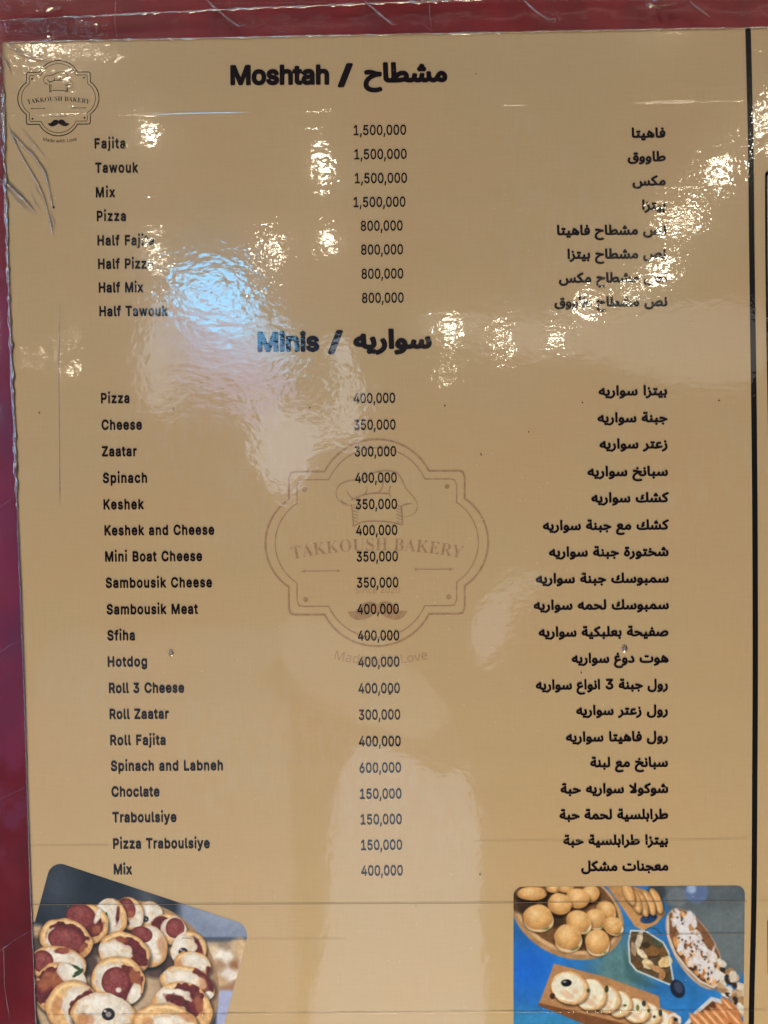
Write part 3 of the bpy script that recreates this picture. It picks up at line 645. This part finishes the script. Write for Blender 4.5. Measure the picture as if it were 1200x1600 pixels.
pizza(182, 685, 142, 140, 10, [('sauce', 130, 670, 80, 110, 30), ('brown', 110, 640, 34, 60, 30), ('brown', 195, 650, 60, 70, 0), ('cheese', 245, 600, 78, 55, 20), ('leaf', 275, 600, 34, 12, -35), ('leaf', 270, 575, 30, 9, 30)])
pizza(815, 790, 158, 140, 20, [('sauce', 840, 745, 95, 90, 30), ('cheese', 775, 720, 95, 42, 10), ('sauce', 800, 750, 90, 30, 25), ('cheese', 760, 800, 90, 40, 15), ('brown', 905, 770, 22, 60, -15)])
pizza(245, 775, 138, 138, 0, [('cheese', 270, 770, 85, 100, 15), ('brown', 165, 770, 26, 50, 10), ('sauce', 290, 750, 85, 34, -40), ('cheese', 310, 800, 60, 50, 0)])
pizza(405, 825, 168, 122, 8, [('cheese', 415, 790, 142, 95, 5), ('brown', 300, 850, 28, 40, 0), ('brown', 330, 840, 32, 26, 20), ('olive', 431, 815, 34, 32, 0)])
pizza(735, 870, 168, 110, 10, [('cheese', 750, 880, 130, 60, 0), ('brown', 640, 860, 30, 30, 0), ('brown', 840, 830, 40, 22, 20)])
c.grain(); c.c = (c.c - .45) * 1.16 + .47
def sd_left(X, Y):
    return rounded([hp(X, Y, (50, 330), (110, 108)), hp(X, Y, (240, 49), (1120, 340)), hp(X, Y, (1158, 400), (1034, 870))], 72)
def px_left(X, Y):
    return 40 + X / 3.3333, 1340 + Y / 3.3333
def sd_l2(X, Y):
    d = sd_left(X, Y)
    ex = (np.interp(1340 + Y / 3.3333, [e[1] for e in EDGE], [e[0] for e in EDGE]) + 1.0 - 40) * 3.3333
    # left of the visible top-left side the picture runs on to the edge of the paper
    d2 = rounded([hp(X, Y, (240, 49), (1120, 340)), hp(X, Y, (1158, 400), (1034, 870)), 335 - Y + 0 * X], 10)
    return np.maximum(np.minimum(d, np.where(X < 300, d2, 1e3)), ex - X)
finish(c, 'printed_picture', px_left, sd_l2, 'printed picture of salami and cheese mini pizzas with dark blurred background, tilted')

# --- picture of the party platters, lower right (frame 1200 x 673 for 410 x 230)
c = Canvas(1110, 720, 2.3)
c.put(np.ones_like(c.X), (46, 108, 176), .35, 130)
m, *_ = c.ell(110, 420, 130, 130, 0, 160); c.put(m * .8, (26, 96, 205))
c.put(c.poly([(30, 600), (330, 640), (520, 720), (30, 720)], 40) * .7, (52, 128, 178), .2)
m, *_ = c.ell(530, 420, 130, 150, 30, 120); c.put(m * .9, (88, 122, 126), .25, 40)
m, *_ = c.ell(900, 600, 150, 60, 0, 80); c.put(m * .5, (40, 120, 200))
c.put(c.poly([(640, 0), (1200, 0), (1200, 470), (1010, 430), (900, 260), (760, 170), (700, 60)], 24), (84, 94, 104), .14, 70)
c.put(c.poly([(860, 160), (1110, 120), (1110, 460), (960, 380)], 60) * .6, (108, 120, 128), .1)
for x, y, r, col in ((690, 70, 42, (60, 66, 76)), (785, 92, 44, (104, 112, 124)), (872, 68, 54, (92, 112, 156)), (850, 55, 20, (150, 170, 210))):
    m, *_ = c.ell(x, y, r, r, 0, 14); c.put(m, col, .1)
m, *_ = c.ell(283, 168, 270, 196, 26, 4); c.put(m, (158, 124, 92), .2, 30)
m, *_ = c.ell(283, 156, 258, 184, 26, 5); c.put(m, (192, 158, 122), .15, 20)
m, *_ = c.ell(284, 150, 246, 172, 26, 6); c.put(m, (112, 80, 56), .35, 30)
for x, y, rx, ry in ((80, 110, 60, 60), (230, 205, 45, 30), (190, 130, 25, 60), (340, 290, 30, 40), (240, 90, 30, 50)):
    m, *_ = c.ell(x, y, rx, ry, 0, 16); c.put(m * .8, (48, 36, 28), .3)
def bun(x, y, rx, ry, rot=0, fill=True):
    m, *_ = c.ell(x + 3, y + 14, rx * 1.06, ry * 1.0, rot, 14); c.shade(m, .45)
    if fill:
        m, *_ = c.ell(x + 4, y + ry * .34, rx * .98, ry * .86, rot, 3, .04); c.put(m, (186, 150, 108), .2)
        m, *_ = c.ell(x + 5, y + ry * .26, rx * .95, ry * .84, rot, 4, .05); c.put(m, (206, 196, 176), .2)
        m, *_ = c.ell(x + rx * .3, y + ry * .72, rx * .45, ry * .28, 10, 6, .2, 14); c.put(m * .8, (74, 96, 50), .4, 10)
    m, r, a, b = c.ell(x, y, rx, ry, rot, 4, .05, 34); c.put(m, (204, 160, 108), .16, 22)
    c.put(m * np.clip(r - .45, 0, 1) * np.clip(b + .7, 0, 1) * 1.0, (140, 92, 52), .2); c.put(m * np.clip(1 - np.hypot(a + .15, b + .3) / .7, 0, 1) * .8, (226, 198, 156))
    c.put(m * (vnoise(c.X, c.Y, 5, c.k) > .92) * .35, (120, 86, 54))
for b_ in ((120, 76, 74, 34, 0), (222, 52, 40, 22, 0), (275, 50, 40, 26, 0), (390, 76, 44, 42, 0), (330, 98, 60, 50, 10), (458, 150, 50, 42, 30), (247, 124, 60, 54, 15), (410, 190, 50, 48, 0), (148, 186, 74, 62, 0), (490, 222, 50, 42, 20), (333, 202, 62, 54, 20), (284, 276, 68, 64, 0), (418, 296, 60, 62, 0)): bun(b_[0], b_[1], b_[2] * .92, b_[3] * .92, b_[4], fill=b_[1] > 130)
# small board with finger rolls
c.put(c.poly([(460, 40), (560, 40), (640, 60), (715, 110), (730, 170), (690, 215), (628, 246), (590, 225), (540, 150)], 4), (176, 134, 92), .2, 30)
m, *_ = c.ell(655, 190, 40, 22, -15, 4); c.put(m, (40, 66, 110))
for x, y in ((688, 110), (655, 118), (622, 122), (590, 105), (560, 70)):
    m, *_ = c.ell(x + 4, y + 6, 26, 66, -22, 8); c.shade(m, .5); m, r, a, b = c.ell(x, y, 24, 62, -22, 3, .05); c.put(m, (196, 150, 102), .2, 16); c.put(m * np.clip(1 - np.abs(a + .1) / .5, 0, 1) * .7, (228, 196, 152)); c.put(m * np.clip(r - .7, 0, 1) * 1.5, (120, 80, 50))
# white-iced oval plate
m, *_ = c.ell(864, 330, 208, 96, 60, 4); c.put(m, (168, 150, 140), .15); m, *_ = c.ell(866, 326, 200, 88, 60, 4); c.put(m, (120, 84, 62), .3)
for i in range(60):
    t = random.uniform(-1, 1); w = random.uniform(-1, 1) * math.sqrt(1 - t * t); a = math.radians(60); x = 866 + t * 175 * math.cos(a) - w * 70 * math.sin(a); y = 326 + t * 175 * math.sin(a) + w * 70 * math.cos(a)
    m, *_ = c.ell(x + 3, y + 5, 15, 30, -15, 6); c.shade(m, .6); m, *_ = c.ell(x, y, 13, 27, -15, 3, .1); c.put(m, random.choice([(188, 138, 92), (206, 160, 116), (164, 112, 74)]), .3, 10)
for i in range(95):
    t = random.uniform(-1, 1); w = random.gauss(-.05, .5); w = max(-.95, min(.95, w)) * math.sqrt(1 - t * t); a = math.radians(60); x = 872 + t * 182 * math.cos(a) - w * 72 * math.sin(a); y = 318 + t * 182 * math.sin(a) + w * 72 * math.cos(a)
    m, *_ = c.ell(x, y, random.uniform(6, 13), random.uniform(12, 28), random.uniform(-60, 30), 5, .3, 12); c.put(m * .85, (208, 206, 218), .12, 10)
for i in range(26):
    t = random.uniform(-.9, .9); w = random.uniform(-.8, .8) * math.sqrt(1 - t * t); a = math.radians(60); x = 866 + t * 180 * math.cos(a) - w * 75 * math.sin(a); y = 322 + t * 180 * math.sin(a) + w * 75 * math.cos(a)
    m, *_ = c.ell(x, y, 5, 5, 0, 3); c.put(m * .8, (60, 48, 52))
c.put(c.line([(742, 180), (744, 270), (775, 350), (830, 420), (890, 478), (950, 505), (985, 480)], 5), (196, 184, 178), .1)
# heap of rolls at the right edge
for i in range(46):
    x = random.uniform(975, 1100); y = 400 + (x - 975) * 1.0 + random.uniform(-20, 110)
    m, *_ = c.ell(x, y, random.uniform(14, 30), random.uniform(10, 20), random.uniform(0, 90), 5, .2, 12); c.put(m, random.choice([(198, 188, 180), (150, 120, 92), (52, 42, 40), (176, 150, 124), (205, 200, 198)]), .25, 12)
# glass box of salad
c.put(c.poly([(540, 330), (575, 400), (600, 440), (700, 500), (640, 510), (545, 460)], 20) * .6, (50, 84, 94))
gb = [(572, 246), (640, 248), (720, 300), (745, 345), (768, 482), (750, 492), (598, 428), (568, 390), (562, 300)]
c.put(c.poly(gb, 4), (86, 72, 56), .4, 22)
for x, y, rx, ry, rot, col in ((610, 290, 14, 46, 15, (190, 176, 160)), (620, 350, 40, 14, 40, (206, 192, 172)), (650, 400, 30, 22, 30, (206, 186, 150)), (690, 420, 40, 14, 25, (170, 130, 96)), (730, 388, 34, 26, -30, (206, 178, 134)), (670, 340, 34, 26, 0, (120, 88, 56)), (720, 340, 20, 24, 0, (104, 80, 50)), (600, 400, 26, 20, 10, (96, 70, 48)), (716, 450, 16, 22, 20, (160, 116, 80)), (690, 300, 26, 12, 30, (70, 82, 66)), (585, 330, 12, 34, -10, (150, 128, 108)), (640, 310, 16, 12, 0, (60, 50, 40))):
    m, *_ = c.ell(x + 3, y + 4, rx, ry, rot, 6); c.shade(m, .6); m, *_ = c.ell(x, y, rx, ry, rot, 4, .15, 14); c.put(m, col, .3, 10)
c.put(c.line(gb + [gb[0]], 4.0), (180, 190, 200), .15)
c.put(c.line([(640, 246), (660, 232), (690, 238), (712, 262)], 3), (40, 80, 110))
m, *_ = c.ell(786, 512, 32, 44, -25, 5); c.put(m, (30, 38, 58)); m, *_ = c.ell(790, 505, 18, 28, -25, 8); c.put(m * .8, (64, 76, 104)); 
# long board of iced rounds
c.put(c.poly([(222, 396), (470, 462), (700, 545), (708, 600), (780, 622), (800, 660), (780, 720), (700, 720), (150, 582), (160, 560)], 4), (164, 122, 88), .15, 40)
c.put(c.poly([(150, 575), (520, 665), (640, 700), (640, 720), (400, 690), (150, 588)], 4), (112, 74, 50), .2)
for x, y, rx, ry in ((700, 650, 70, 48), (650, 628, 66, 52), (598, 612, 66, 56), (520, 582, 62, 60), (462, 560, 66, 62), (390, 540, 74, 72), (294, 508, 88, 74)):
    m, *_ = c.ell(x + 2, y + 8, rx * 1.03, ry * 1.03, 20, 9); c.shade(m, .55)
    m, r, a, b = c.ell(x, y, rx, ry, 20, 3, .03); c.put(m, (208, 180, 142), .15, 20); c.put(m * np.clip((r - .85) / .15, 0, 1) * np.clip(a + .4, 0, 1) * .8, (160, 100, 62))
    m2, r2, a2, b2 = c.ell(x - 8, y - 4, rx * .82, ry * .88, 20, 4, .08); c.put(m2 * m, (214, 208, 196), .10, 18); c.put(m2 * m * np.clip(1 - np.hypot(a2 - .5, b2 - .1) / .3, 0, 1) * .6, (196, 144, 106))
    m2, *_ = c.ell(x - rx * .1, y + ry * .45, rx * .45, ry * .2, 30, 8, .2, 14); c.put(m2 * m * .4, (190, 134, 100))
for x, y, rx, ry, col in ((278, 485, 24, 16, (26, 26, 34)), (462, 512, 9, 16, (60, 66, 48)), (545, 588, 9, 6, (70, 100, 50)), (604, 598, 8, 14, (112, 110, 60)), (632, 578, 10, 14, (50, 60, 60)), (655, 612, 7, 9, (80, 90, 70)), (680, 640, 7, 7, (60, 60, 60)), (708, 622, 8, 16, (48, 54, 60)), (736, 640, 8, 8, (220, 220, 224)), (778, 652, 10, 9, (40, 44, 60)), (214, 545, 12, 14, (60, 40, 34)), (378, 520, 8, 10, (60, 80, 50))):
    m, *_ = c.ell(x, y, rx, ry, 0, 3, .1); c.put(m, col, .2)
m, *_ = c.ell(270, 480, 8, 4, 0, 3); c.put(m, (150, 155, 170))
c.put(c.line([(740, 640), (770, 628), (795, 645), (796, 665)], 7), (200, 196, 200), .1)
# bowl at the lower right
c.put(c.poly([(810, 680), (870, 610), (940, 548), (985, 560), (1060, 600), (1085, 720), (810, 720)], 4), (184, 188, 200), .1)
c.put(c.poly([(830, 690), (880, 625), (945, 568), (1040, 600), (1070, 720), (830, 720)], 5), (96, 60, 42), .3)
for i, (x, y) in enumerate(((1030, 600), (1005, 625), (978, 645), (948, 655), (918, 665), (885, 672), (1050, 650))):
    m, *_ = c.ell(x, y, 22, 62, -42, 4, .05); c.put(m, (178, 116, 76), .25, 14); m, *_ = c.ell(x - 6, y - 5, 6, 52, -42, 5); c.put(m * .8, (226, 184, 148))
c.grain(); c.c = (c.c - .45) * 1.15 + .50
def sd_right(X, Y):
    return rounded([36 + 0 * X - X, 46 - (X - 36) * .006 - Y, X - 1094 + (Y - 90) * .012], 40)
finish(c, 'printed_picture', lambda X, Y: (790 + X / 2.927, 1370 + Y / 2.927), sd_right, 'printed picture of bread platters, salad box and long board on a blue cloth')

# ------------------------------------------------------------------ the clear sleeve round the sheet
YB = .0050                                            # the sleeve rests on the board at this depth
sleeve = bpy.data.objects.new('plastic_sleeve', None); C.objects.link(sleeve); sleeve.location = P(0, 1720)
tag(sleeve, 'clear crinkled plastic sleeve along the top and left border of the menu', 'plastic sleeve')
SP = sleeve.location.copy()
def in_sleeve(o):
    if sum(p.normal.y * p.area for p in o.data.polygons) > 0: o.data.flip_normals()
    o.parent = sleeve; o.matrix_parent_inverse = Matrix.Translation(-SP); return o
def vn3(x, z, s, seed): return float(vnoise(np.array(x), np.array(z), s, seed)) - .5
def sheet(name, fn, nu, nv, mat, label=None):
    vs = [fn(i / nu, j / nv) for j in range(nv + 1) for i in range(nu + 1)]
    fs = [(j * (nu + 1) + i, j * (nu + 1) + i + 1, (j + 1) * (nu + 1) + i + 1, (j + 1) * (nu + 1) + i) for j in range(nv) for i in range(nu)]
    o = in_sleeve(mesh_obj(name, vs, fs, mat, None, True))
    if label: o['label'] = label
    return o
def left_fn(a, b):                                    # a: 0 far left -> 1 on the paper; b: 0 top -> 1 bottom
    v = 40 + b * 1680; e = edge_x(v); u = -120 + a * (e + 4 + 120); k = 1 - a
    p = P(u, v); y = -.00045 + min(1, k * 2.0) * (YB - .0012) * (.35 + .65 * k) ; lump = vn3(u, v, 60, 3) * .0009 + vn3(u, v, 22, 4) * .0003
    return (p.x, y + lump * min(1, k * 5), p.z)
sheet('film_panel', left_fn, 26, 240, m_film, 'plastic strip along the left edge, reflecting violet light')
def top_line(u): return float(np.interp(u, [t[0] for t in TOP], [t[1] for t in TOP]))
def top_fn(a, b):
    u = -20 + a * 1340; e = top_line(u) + 4; v = -70 + b * (e + 70); k = 1 - b; p = P(u, v)
    wr = max(0.0, 1 - abs(u - 80) / 170)              # crumpled towards the upper left corner
    lump = vn3(u, v, 50, 5) * .0004 + vn3(u, v, 18, 6) * (.0002 + .0004 * wr)
    return (p.x, -.00047 + min(1, k * 2.2) * (YB - .0014) * (.3 + .7 * k) + lump * min(1, k * 5), p.z)
sheet('film_panel', top_fn, 260, 24, m_film, 'plastic strip along the top edge, crumpled at the left')
def tube(name, pts, r, mat, wob=.0, y=-.0006, half=True, n=7, label=None, step=3):
    q = []
    for a, b in zip(pts[:-1], pts[1:]):
        m = max(1, int(math.dist(a, b) / step)); q += [(a[0] + (b[0] - a[0]) * i / m, a[1] + (b[1] - a[1]) * i / m) for i in range(m)]
    q.append(pts[-1]); vs = []; N_ = len(q)
    for i, (u, v) in enumerate(q):
        a = P(*q[max(0, i - 1)]); b = P(*q[min(N_ - 1, i + 1)]); d = (b - a).normalized(); s = Vector((-d.z, 0, d.x)); p = P(u, v)
        rr = r * 1.45 * (1 + wob * vn3(u * 1.0, v * 1.0, 9, 8) * 2) * max(.15, min(1, min(i, N_ - 1 - i) / 6 + .15))
        sh = s * (wob * vn3(u, v, 14, 13) * r * 1.5)
        for k in range(n):
            t = math.pi * k / (n - 1); vs.append(tuple(p + sh + s * (rr * math.cos(t)) + Vector((0, y - rr * .55 * math.sin(t), 0))))
    fs = [(i * n + k, i * n + k + 1, (i + 1) * n + k + 1, (i + 1) * n + k) for i in range(N_ - 1) for k in range(n - 1)]
    o = in_sleeve(mesh_obj(name, vs, fs, mat, None, True))
    if label: o['label'] = label
    return o
tube('film_edge', [(e[0] + .5, e[1]) for e in EDGE[1:7]], .00062, m_weld, .8, y=-.0003, label='bright crinkled fold of film along the left paper edge')
tube('film_edge', [(e[0] + .5, e[1]) for e in EDGE[6:]], .00022, m_weld, .5, y=-.0003)
tube('film_edge', [(4, 67)] + [(t[0], t[1] + 1) for t in TOP[1:]], .00030, m_weld, .8, y=-.0003, label='bright thin fold of film along the top paper edge')
tube('film_edge', [(-20, 32), (90, 27), (200, 20), (300, 16), (420, 10), (600, 3), (760, -3)], .00034, m_weld, .9, y=.0005, label='upper cut edge of the film over the red wall')
tube('film_edge', [(-2, 62), (0, 150), (-6, 300)], .0007, m_weld, .9, y=.0)
for a in ([(318, -6), (352, 24), (372, 38), (382, 36)], [(565, -6), (592, 18), (614, 35), (624, 34)], [(818, -4), (840, 16), (858, 28), (870, 26), (866, 34)], [(1080, -2), (1096, 12), (1112, 24)]):
    tube('film_crease', a, .00042, m_fold, .3, y=.0012)
for a in ([(670, -5), (672, 20), (675, 47)], [(358, -5), (357, 20)], [(180, -5), (178, 30), (182, 60)], [(661, 36), (675, 47), (684, 38)], [(-5, 1252), (20, 1240), (40, 1230)], [(-5, 1022), (15, 1008), (33, 1000)], [(-5, 1490), (22, 1470), (49, 1454)], [(-5, 795), (12, 782), (26, 772)], [(4, 1478), (5, 1540), (14, 1600)]):
    tube('film_crease', a, .00014, m_fold, .6, y=.0008)
# folds lying over the upper left corner of the paper
for a, r in (([(14, 195), (16, 205), (30, 236), (47, 266), (59, 286), (69, 308), (77, 337), (84, 372)], .00026), ([(16, 205), (28, 219), (41, 233), (53, 243), (62, 257), (72, 272), (78, 300), (84, 330)], .00030),
             ([(0, 280), (16, 291), (33, 308), (46, 322), (57, 336)], .00048), ([(0, 286), (14, 300), (32, 320), (52, 337)], .00020), ([(33, 202), (52, 224), (73, 250)], .00014), ([(54, 290), (60, 304), (67, 312)], .0002),
             ([(48, 300), (56, 320), (66, 332)], .00014), ([(6, 68), (30, 84), (56, 93), (78, 95)], .0003), ([(0, 86), (12, 100), (18, 118)], .0003), ([(80, 330), (85, 350), (84, 365)], .0002), ([(2, 150), (8, 165), (10, 180)], .0003)):
    tube('film_crease', a, r, m_fold, .45, y=-.0005, label=None)
tube('film_crease', [(62, 1586), (400, 1584), (800, 1581), (1198, 1578)], .00016, m_film, .6, y=-.0002)
tube('film_crease', [(94, 470), (92, 580), (93, 680), (94, 790)], .00009, m_fold, .6, y=-.0002)
def patch(name, u0, v0, u1, v1, amp, s1, s2, mat, seed, label=None, base=-.0004, nu=60, nv=40):
    def f(a, b):
        t = a * 2 * math.pi; ct, st = math.cos(t), math.sin(t); rr = b * (abs(ct) ** 3.2 + abs(st) ** 3.2) ** (-1 / 3.2) * (.82 + .36 * (vn3(50 + 40 * ct, 50 + 40 * st, 16, seed + 3) + .5) * .9)
        u = (u0 + u1) / 2 + (u1 - u0) / 2 * rr * ct; v = (v0 + v1) / 2 + (v1 - v0) / 2 * rr * st - (u - u0) * .012; w = min(1, (1 - b) * 4)
        p = P(u, v); return (p.x, base - amp * w * (.5 + abs(vn3(u, v * 1.2, s1, seed)) * 1.6 + vn3(u, v, s2, seed + 1) * .5), p.z)
    return sheet(name, f, nu, nv, mat, label)
patch('film_wrinkle', -20, 30, 175, 66, .0016, 16, 6, m_wrin, 37, 'crumpled film over the red wall in the upper left corner')
patch('film_wrinkle', -20, -10, 96, 26, .0016, 15, 6, m_wrin, 41)
patch('film_wrinkle', 1010, -6, 1080, 12, .0010, 12, 5, m_wrin, 61, None, nu=50, nv=16, base=.0010)

# ------------------------------------------------------------------ lamps, a screen and added glow panels, mirrored in the film
def emit(name, col, s):
    m = bpy.data.materials.new(name); m.use_nodes = True; b = m.node_tree.nodes['Principled BSDF']; b.inputs['Base Color'].default_value = (.8, .8, .8, 1)
    b.inputs['Emission Color'].default_value = (*col, 1); b.inputs['Emission Strength'].default_value = s; return m
m_bulb = emit('warm_bulb', (1.0, .90, .70), BULB); m_bulb2 = emit('dim_bulb', (1.0, .86, .66), BULB * .35); m_can = plain('white_lamp_housing', (.7, .7, .68), .4)
def lamp_mesh(r, name, mat, can):
    bm = bmesh.new()
    if can:
        bmesh.ops.create_cone(bm, cap_ends=False, segments=20, radius1=r * 1.25, radius2=r * .8, depth=r * 1.6, matrix=Matrix.Translation((0, 0, r * 1.2)))
        bmesh.ops.create_circle(bm, cap_ends=True, segments=20, radius=r * .8, matrix=Matrix.Translation((0, 0, r * 2.0)))
    else: bmesh.ops.create_uvsphere(bm, u_segments=16, v_segments=10, radius=r)
    me = bpy.data.meshes.new(name); bm.to_mesh(me); bm.free(); me.materials.append(mat)
    for p in me.polygons: p.use_smooth = True
    return me
BR = {}
def lamp(x, y, z, r, mat, label):
    k = (round(r, 3), mat.name)
    if k not in BR: BR[k] = (lamp_mesh(r, 'bulb', mat, False), lamp_mesh(r, 'housing', m_can, True))
    t = bpy.data.objects.new('ceiling_lamp', None); C.objects.link(t); t.location = (x, y, z)
    tag(t, label, 'ceiling lamp', 'ceiling lamps mirrored in the glossy film')
    for nm, me in zip(('bulb', 'housing'), BR[k]):
        o = bpy.data.objects.new(nm, me); C.objects.link(o); o.parent = t
MIR = 'ceiling lamp mirrored as sparkle '
LB = ['right of the first English item name', 'left of the second and third prices', 'right above the blue screen, left of its neighbour', 'left of the fifth and sixth prices', 'over the end of the words Half Fajita',
      'near the divider beside the third Arabic name', 'below right of the fourth Arabic name', 'over the start of the fifth Arabic name', 'on the divider at the height of the first price', 'over the start of the seventh Arabic name',
      'over the middle of the seventh Arabic name', 'over the middle of the eighth Arabic name', 'just right of the lower Arabic heading', 'second to the right of the lower Arabic heading', 'third to the right of the lower Arabic heading']
MI2 = 'faint lamp mirrored as glint '
LB2 = ['left of the words Half Tawouk', 'at the left paper edge under the upper list', 'left of the lower heading, lower of two', 'just below the sparkle right of the lower Arabic heading', 'in the crumpled film at the upper left corner', 'above the small crest', 'on the red wall at the upper right']
for i, (x, y, z) in enumerate([(-0.87, -2.53, 2.8), (-0.27, -2.79, 2.8), (-0.62, -3.85, 2.8), (-0.33, -3.8, 2.8), (-1.28, -3.85, 2.8), (1.38, -2.92, 2.8), (1.46, -3.49, 2.8), (1.4, -3.69, 2.8), (1.35, -2.52, 2.8), (1.63, -4.41, 2.8), (1.57, -4.78, 2.8), (1.42, -5.25, 2.8), (0.47, -5.97, 2.8), (0.95, -6.36, 2.8), (1.38, -6.31, 2.8)]):
    lamp(x, y, z, LR * (-y / 3.8) ** .6 * (.9 if i in (6, 7, 9, 10, 11) else 1), m_bulb, MIR + LB[i])
for i, (x, y, z) in enumerate([(-2.17, -4.97, 2.6), (-2.85, -5.7, 2.6), (-2.9, -6.65, 2.6), (0.47, -6.77, 2.6), (-0.79, -1.48, 2.6), (-0.82, -1.62, 2.6), (0.66, -1.5, 2.6)]):
    lamp(x, y, z, .035, m_bulb2, MI2 + LB2[i])
LB3 = ['nearest the upper left corner', 'far out left of the upper corner', 'left of the small crest', 'beyond the upper left corner, farthest out', 'above the small crest', 'above and right of the small crest', 'left of the edge beside the upper list', 'above the upper English heading', 'above the first Arabic name', 'above the divider', 'right of the upper end of the divider', 'right of the frame of the next column']
for i, (x, y, z) in enumerate([(-1.03, -1.6, 2.8), (-1.38, -1.81, 2.8), (-1.43, -2.22, 2.8), (-1.14, -1.39, 2.8), (-0.8, -1.5, 2.8), (-0.63, -1.57, 2.8), (-2.11, -3.14, 2.8), (-0.18, -1.48, 2.8), (0.34, -1.54, 2.8), (0.8, -1.64, 2.8), (1.25, -2.01, 2.8), (1.96, -3.21, 2.8)]):
    lamp(x, y, z, .013, m_bulb, 'added lamp for glints in the film ' + LB3[i])  # unseen lamps added so the crumpled film catches glints
def lit(name, pts, y, col, s, label, cat):
    """a lit panel of real thickness with a rounded outline, standing in the room behind the camera"""
    q = smoothc(pts, 4, closed=True); n = len(q); t = tessellate_polygon([[Vector((p.x, p.y, 0)) for p in q]])
    vs = [(p.x, y, p.y) for p in q] + [(p.x, y - .03, p.y) for p in q]
    o = mesh_obj(name, vs, list(t) + [tuple(i + n for i in f) for f in t] + [(i, (i + 1) % n, (i + 1) % n + n, i + n) for i in range(n)], emit(name, col, s)); tag(o, label, cat); return o
lit('display_screen', [(-1.21, 2.62), (-1.16, 2.73), (-1.03, 2.77), (-0.84, 2.74), (-0.77, 2.56), (-0.75, 2.44), (-0.97, 2.46), (-1.11, 2.53)], -4.0, (.0, .52, 1.0), 20, 'bright blue display screen mirrored between the two lists', 'screen')
lit('rim_glow_panel', [(-1.22, 2.51), (-1.08, 2.51), (-0.62, 2.38), (-0.48, 2.22), (-0.62, 2.25), (-0.95, 2.41), (-1.14, 2.46)], -3.9, (.22, .62, 1.0), 9, 'added pale blue glow panel under the blue screen, mirrored in the film', 'glow panel')  # glowing panel added for the pale rim below the blue reflection
lit('violet_glow_panel', [(-1.19, 2.49), (-1.03, 2.45), (-0.63, 2.36), (-0.61, 2.04), (-0.78, 1.97), (-1.04, 2.03), (-1.18, 2.16)], -4.1, (.48, .45, 1.0), 3.2, 'added violet glow panel mirrored left of the lower heading', 'sign')  # unseen panel added to tint the film violet beside the heading
lit('pale_glow_panel', [(-1.41, 2.51), (-1.25, 2.52), (-1.27, 1.97), (-1.46, 2.05)], -4.1, (.85, .92, 1.0), 2.3, 'added narrow pale glow panel mirrored under the upper list', 'window')  # added panel that makes the narrow pale streak in the film
lit('pale_glow_panel', [(-0.8, 2.13), (-0.61, 1.97), (-0.37, 1.91), (-0.33, 2.16), (-0.4, 2.34), (-0.27, 2.36), (-0.2, 2.12), (-0.18, 1.78), (-0.39, 1.78), (-0.5, 1.67), (-0.6, 1.49), (-0.75, 1.53), (-0.8, 1.79)], -4.2, (.78, .88, 1.0), 3.2, 'added wide irregular pale glow panel mirrored under the lower heading', 'window')  # added glow panel, outline shaped for the haze under the heading
lit('lower_glow_panel', [(-0.13, 0.87), (-0.1, 0.93), (-0.08, 0.96), (-0.03, 0.95), (0.02, 0.93), (0.08, 0.88), (0.16, 0.86), (0.17, 0.36), (0.16, 0.22), (-0.18, 0.22), (-0.15, 0.64)], -1.3, (.60, .74, .88), 2.2, 'added tall pale glow panel mirrored below the price column', 'display case')  # added glowing panel, cut to the veil down the lower middle
lit('pale_glow_panel', [(0.22, 1.03), (0.24, 1.12), (0.33, 1.2), (0.45, 1.22), (0.36, 1.15), (0.31, 1.04), (0.25, 0.98)], -2.0, (.75, .9, 1.0), 1.5, 'added small slanted pale glow panel mirrored right of the large crest', 'window')  # unseen panel added for the slanted pale patch in the film
lit('pale_glow_panel', [(-0.85, 1.09), (-0.63, 1.14), (-0.41, 1.17), (-0.27, 1.15), (-0.33, 1.04), (-0.27, 0.97), (-0.26, 0.69), (-0.31, 0.07), (-0.91, 0.07)], -1.5, (.6, .8, 1.0), .5, 'added large dim glow panel mirrored over the lower left of the menu', 'window')  # added dim panel that gives the lower left its veil
lit('pale_glow_panel', [(0.18, 3.14), (1.79, 3.15), (3.48, 3.21), (3.5, 2.51), (2.65, 2.55), (1.97, 2.73), (1.17, 2.8)], -7.2, (1.0, .93, .85), 1.2, 'added long dim warm glow panel mirrored right of the lower heading', 'window')  # panel added behind the lamps for a faint warm band
lit('pale_glow_panel', [(-0.36, 1.09), (-0.23, 1.11), (0.04, 0.97), (0.15, 0.81), (0.04, 0.75), (-0.27, 0.89)], -2.0, (.9, .92, .9), .6, 'added small dim glow panel mirrored under the large crest', 'window')  # dim panel added for the faint patch under the crest
# violet panel added at the left to tint the bent strip of film
lit('side_glow_panel', [(-2.7, 2.1), (-1.55, 2.1), (-1.55, .55), (-2.7, .55)], -2.1, (.30, .28, .9), 1.0, 'added violet glow panel far to the left, mirrored in the left plastic strip', 'sign')
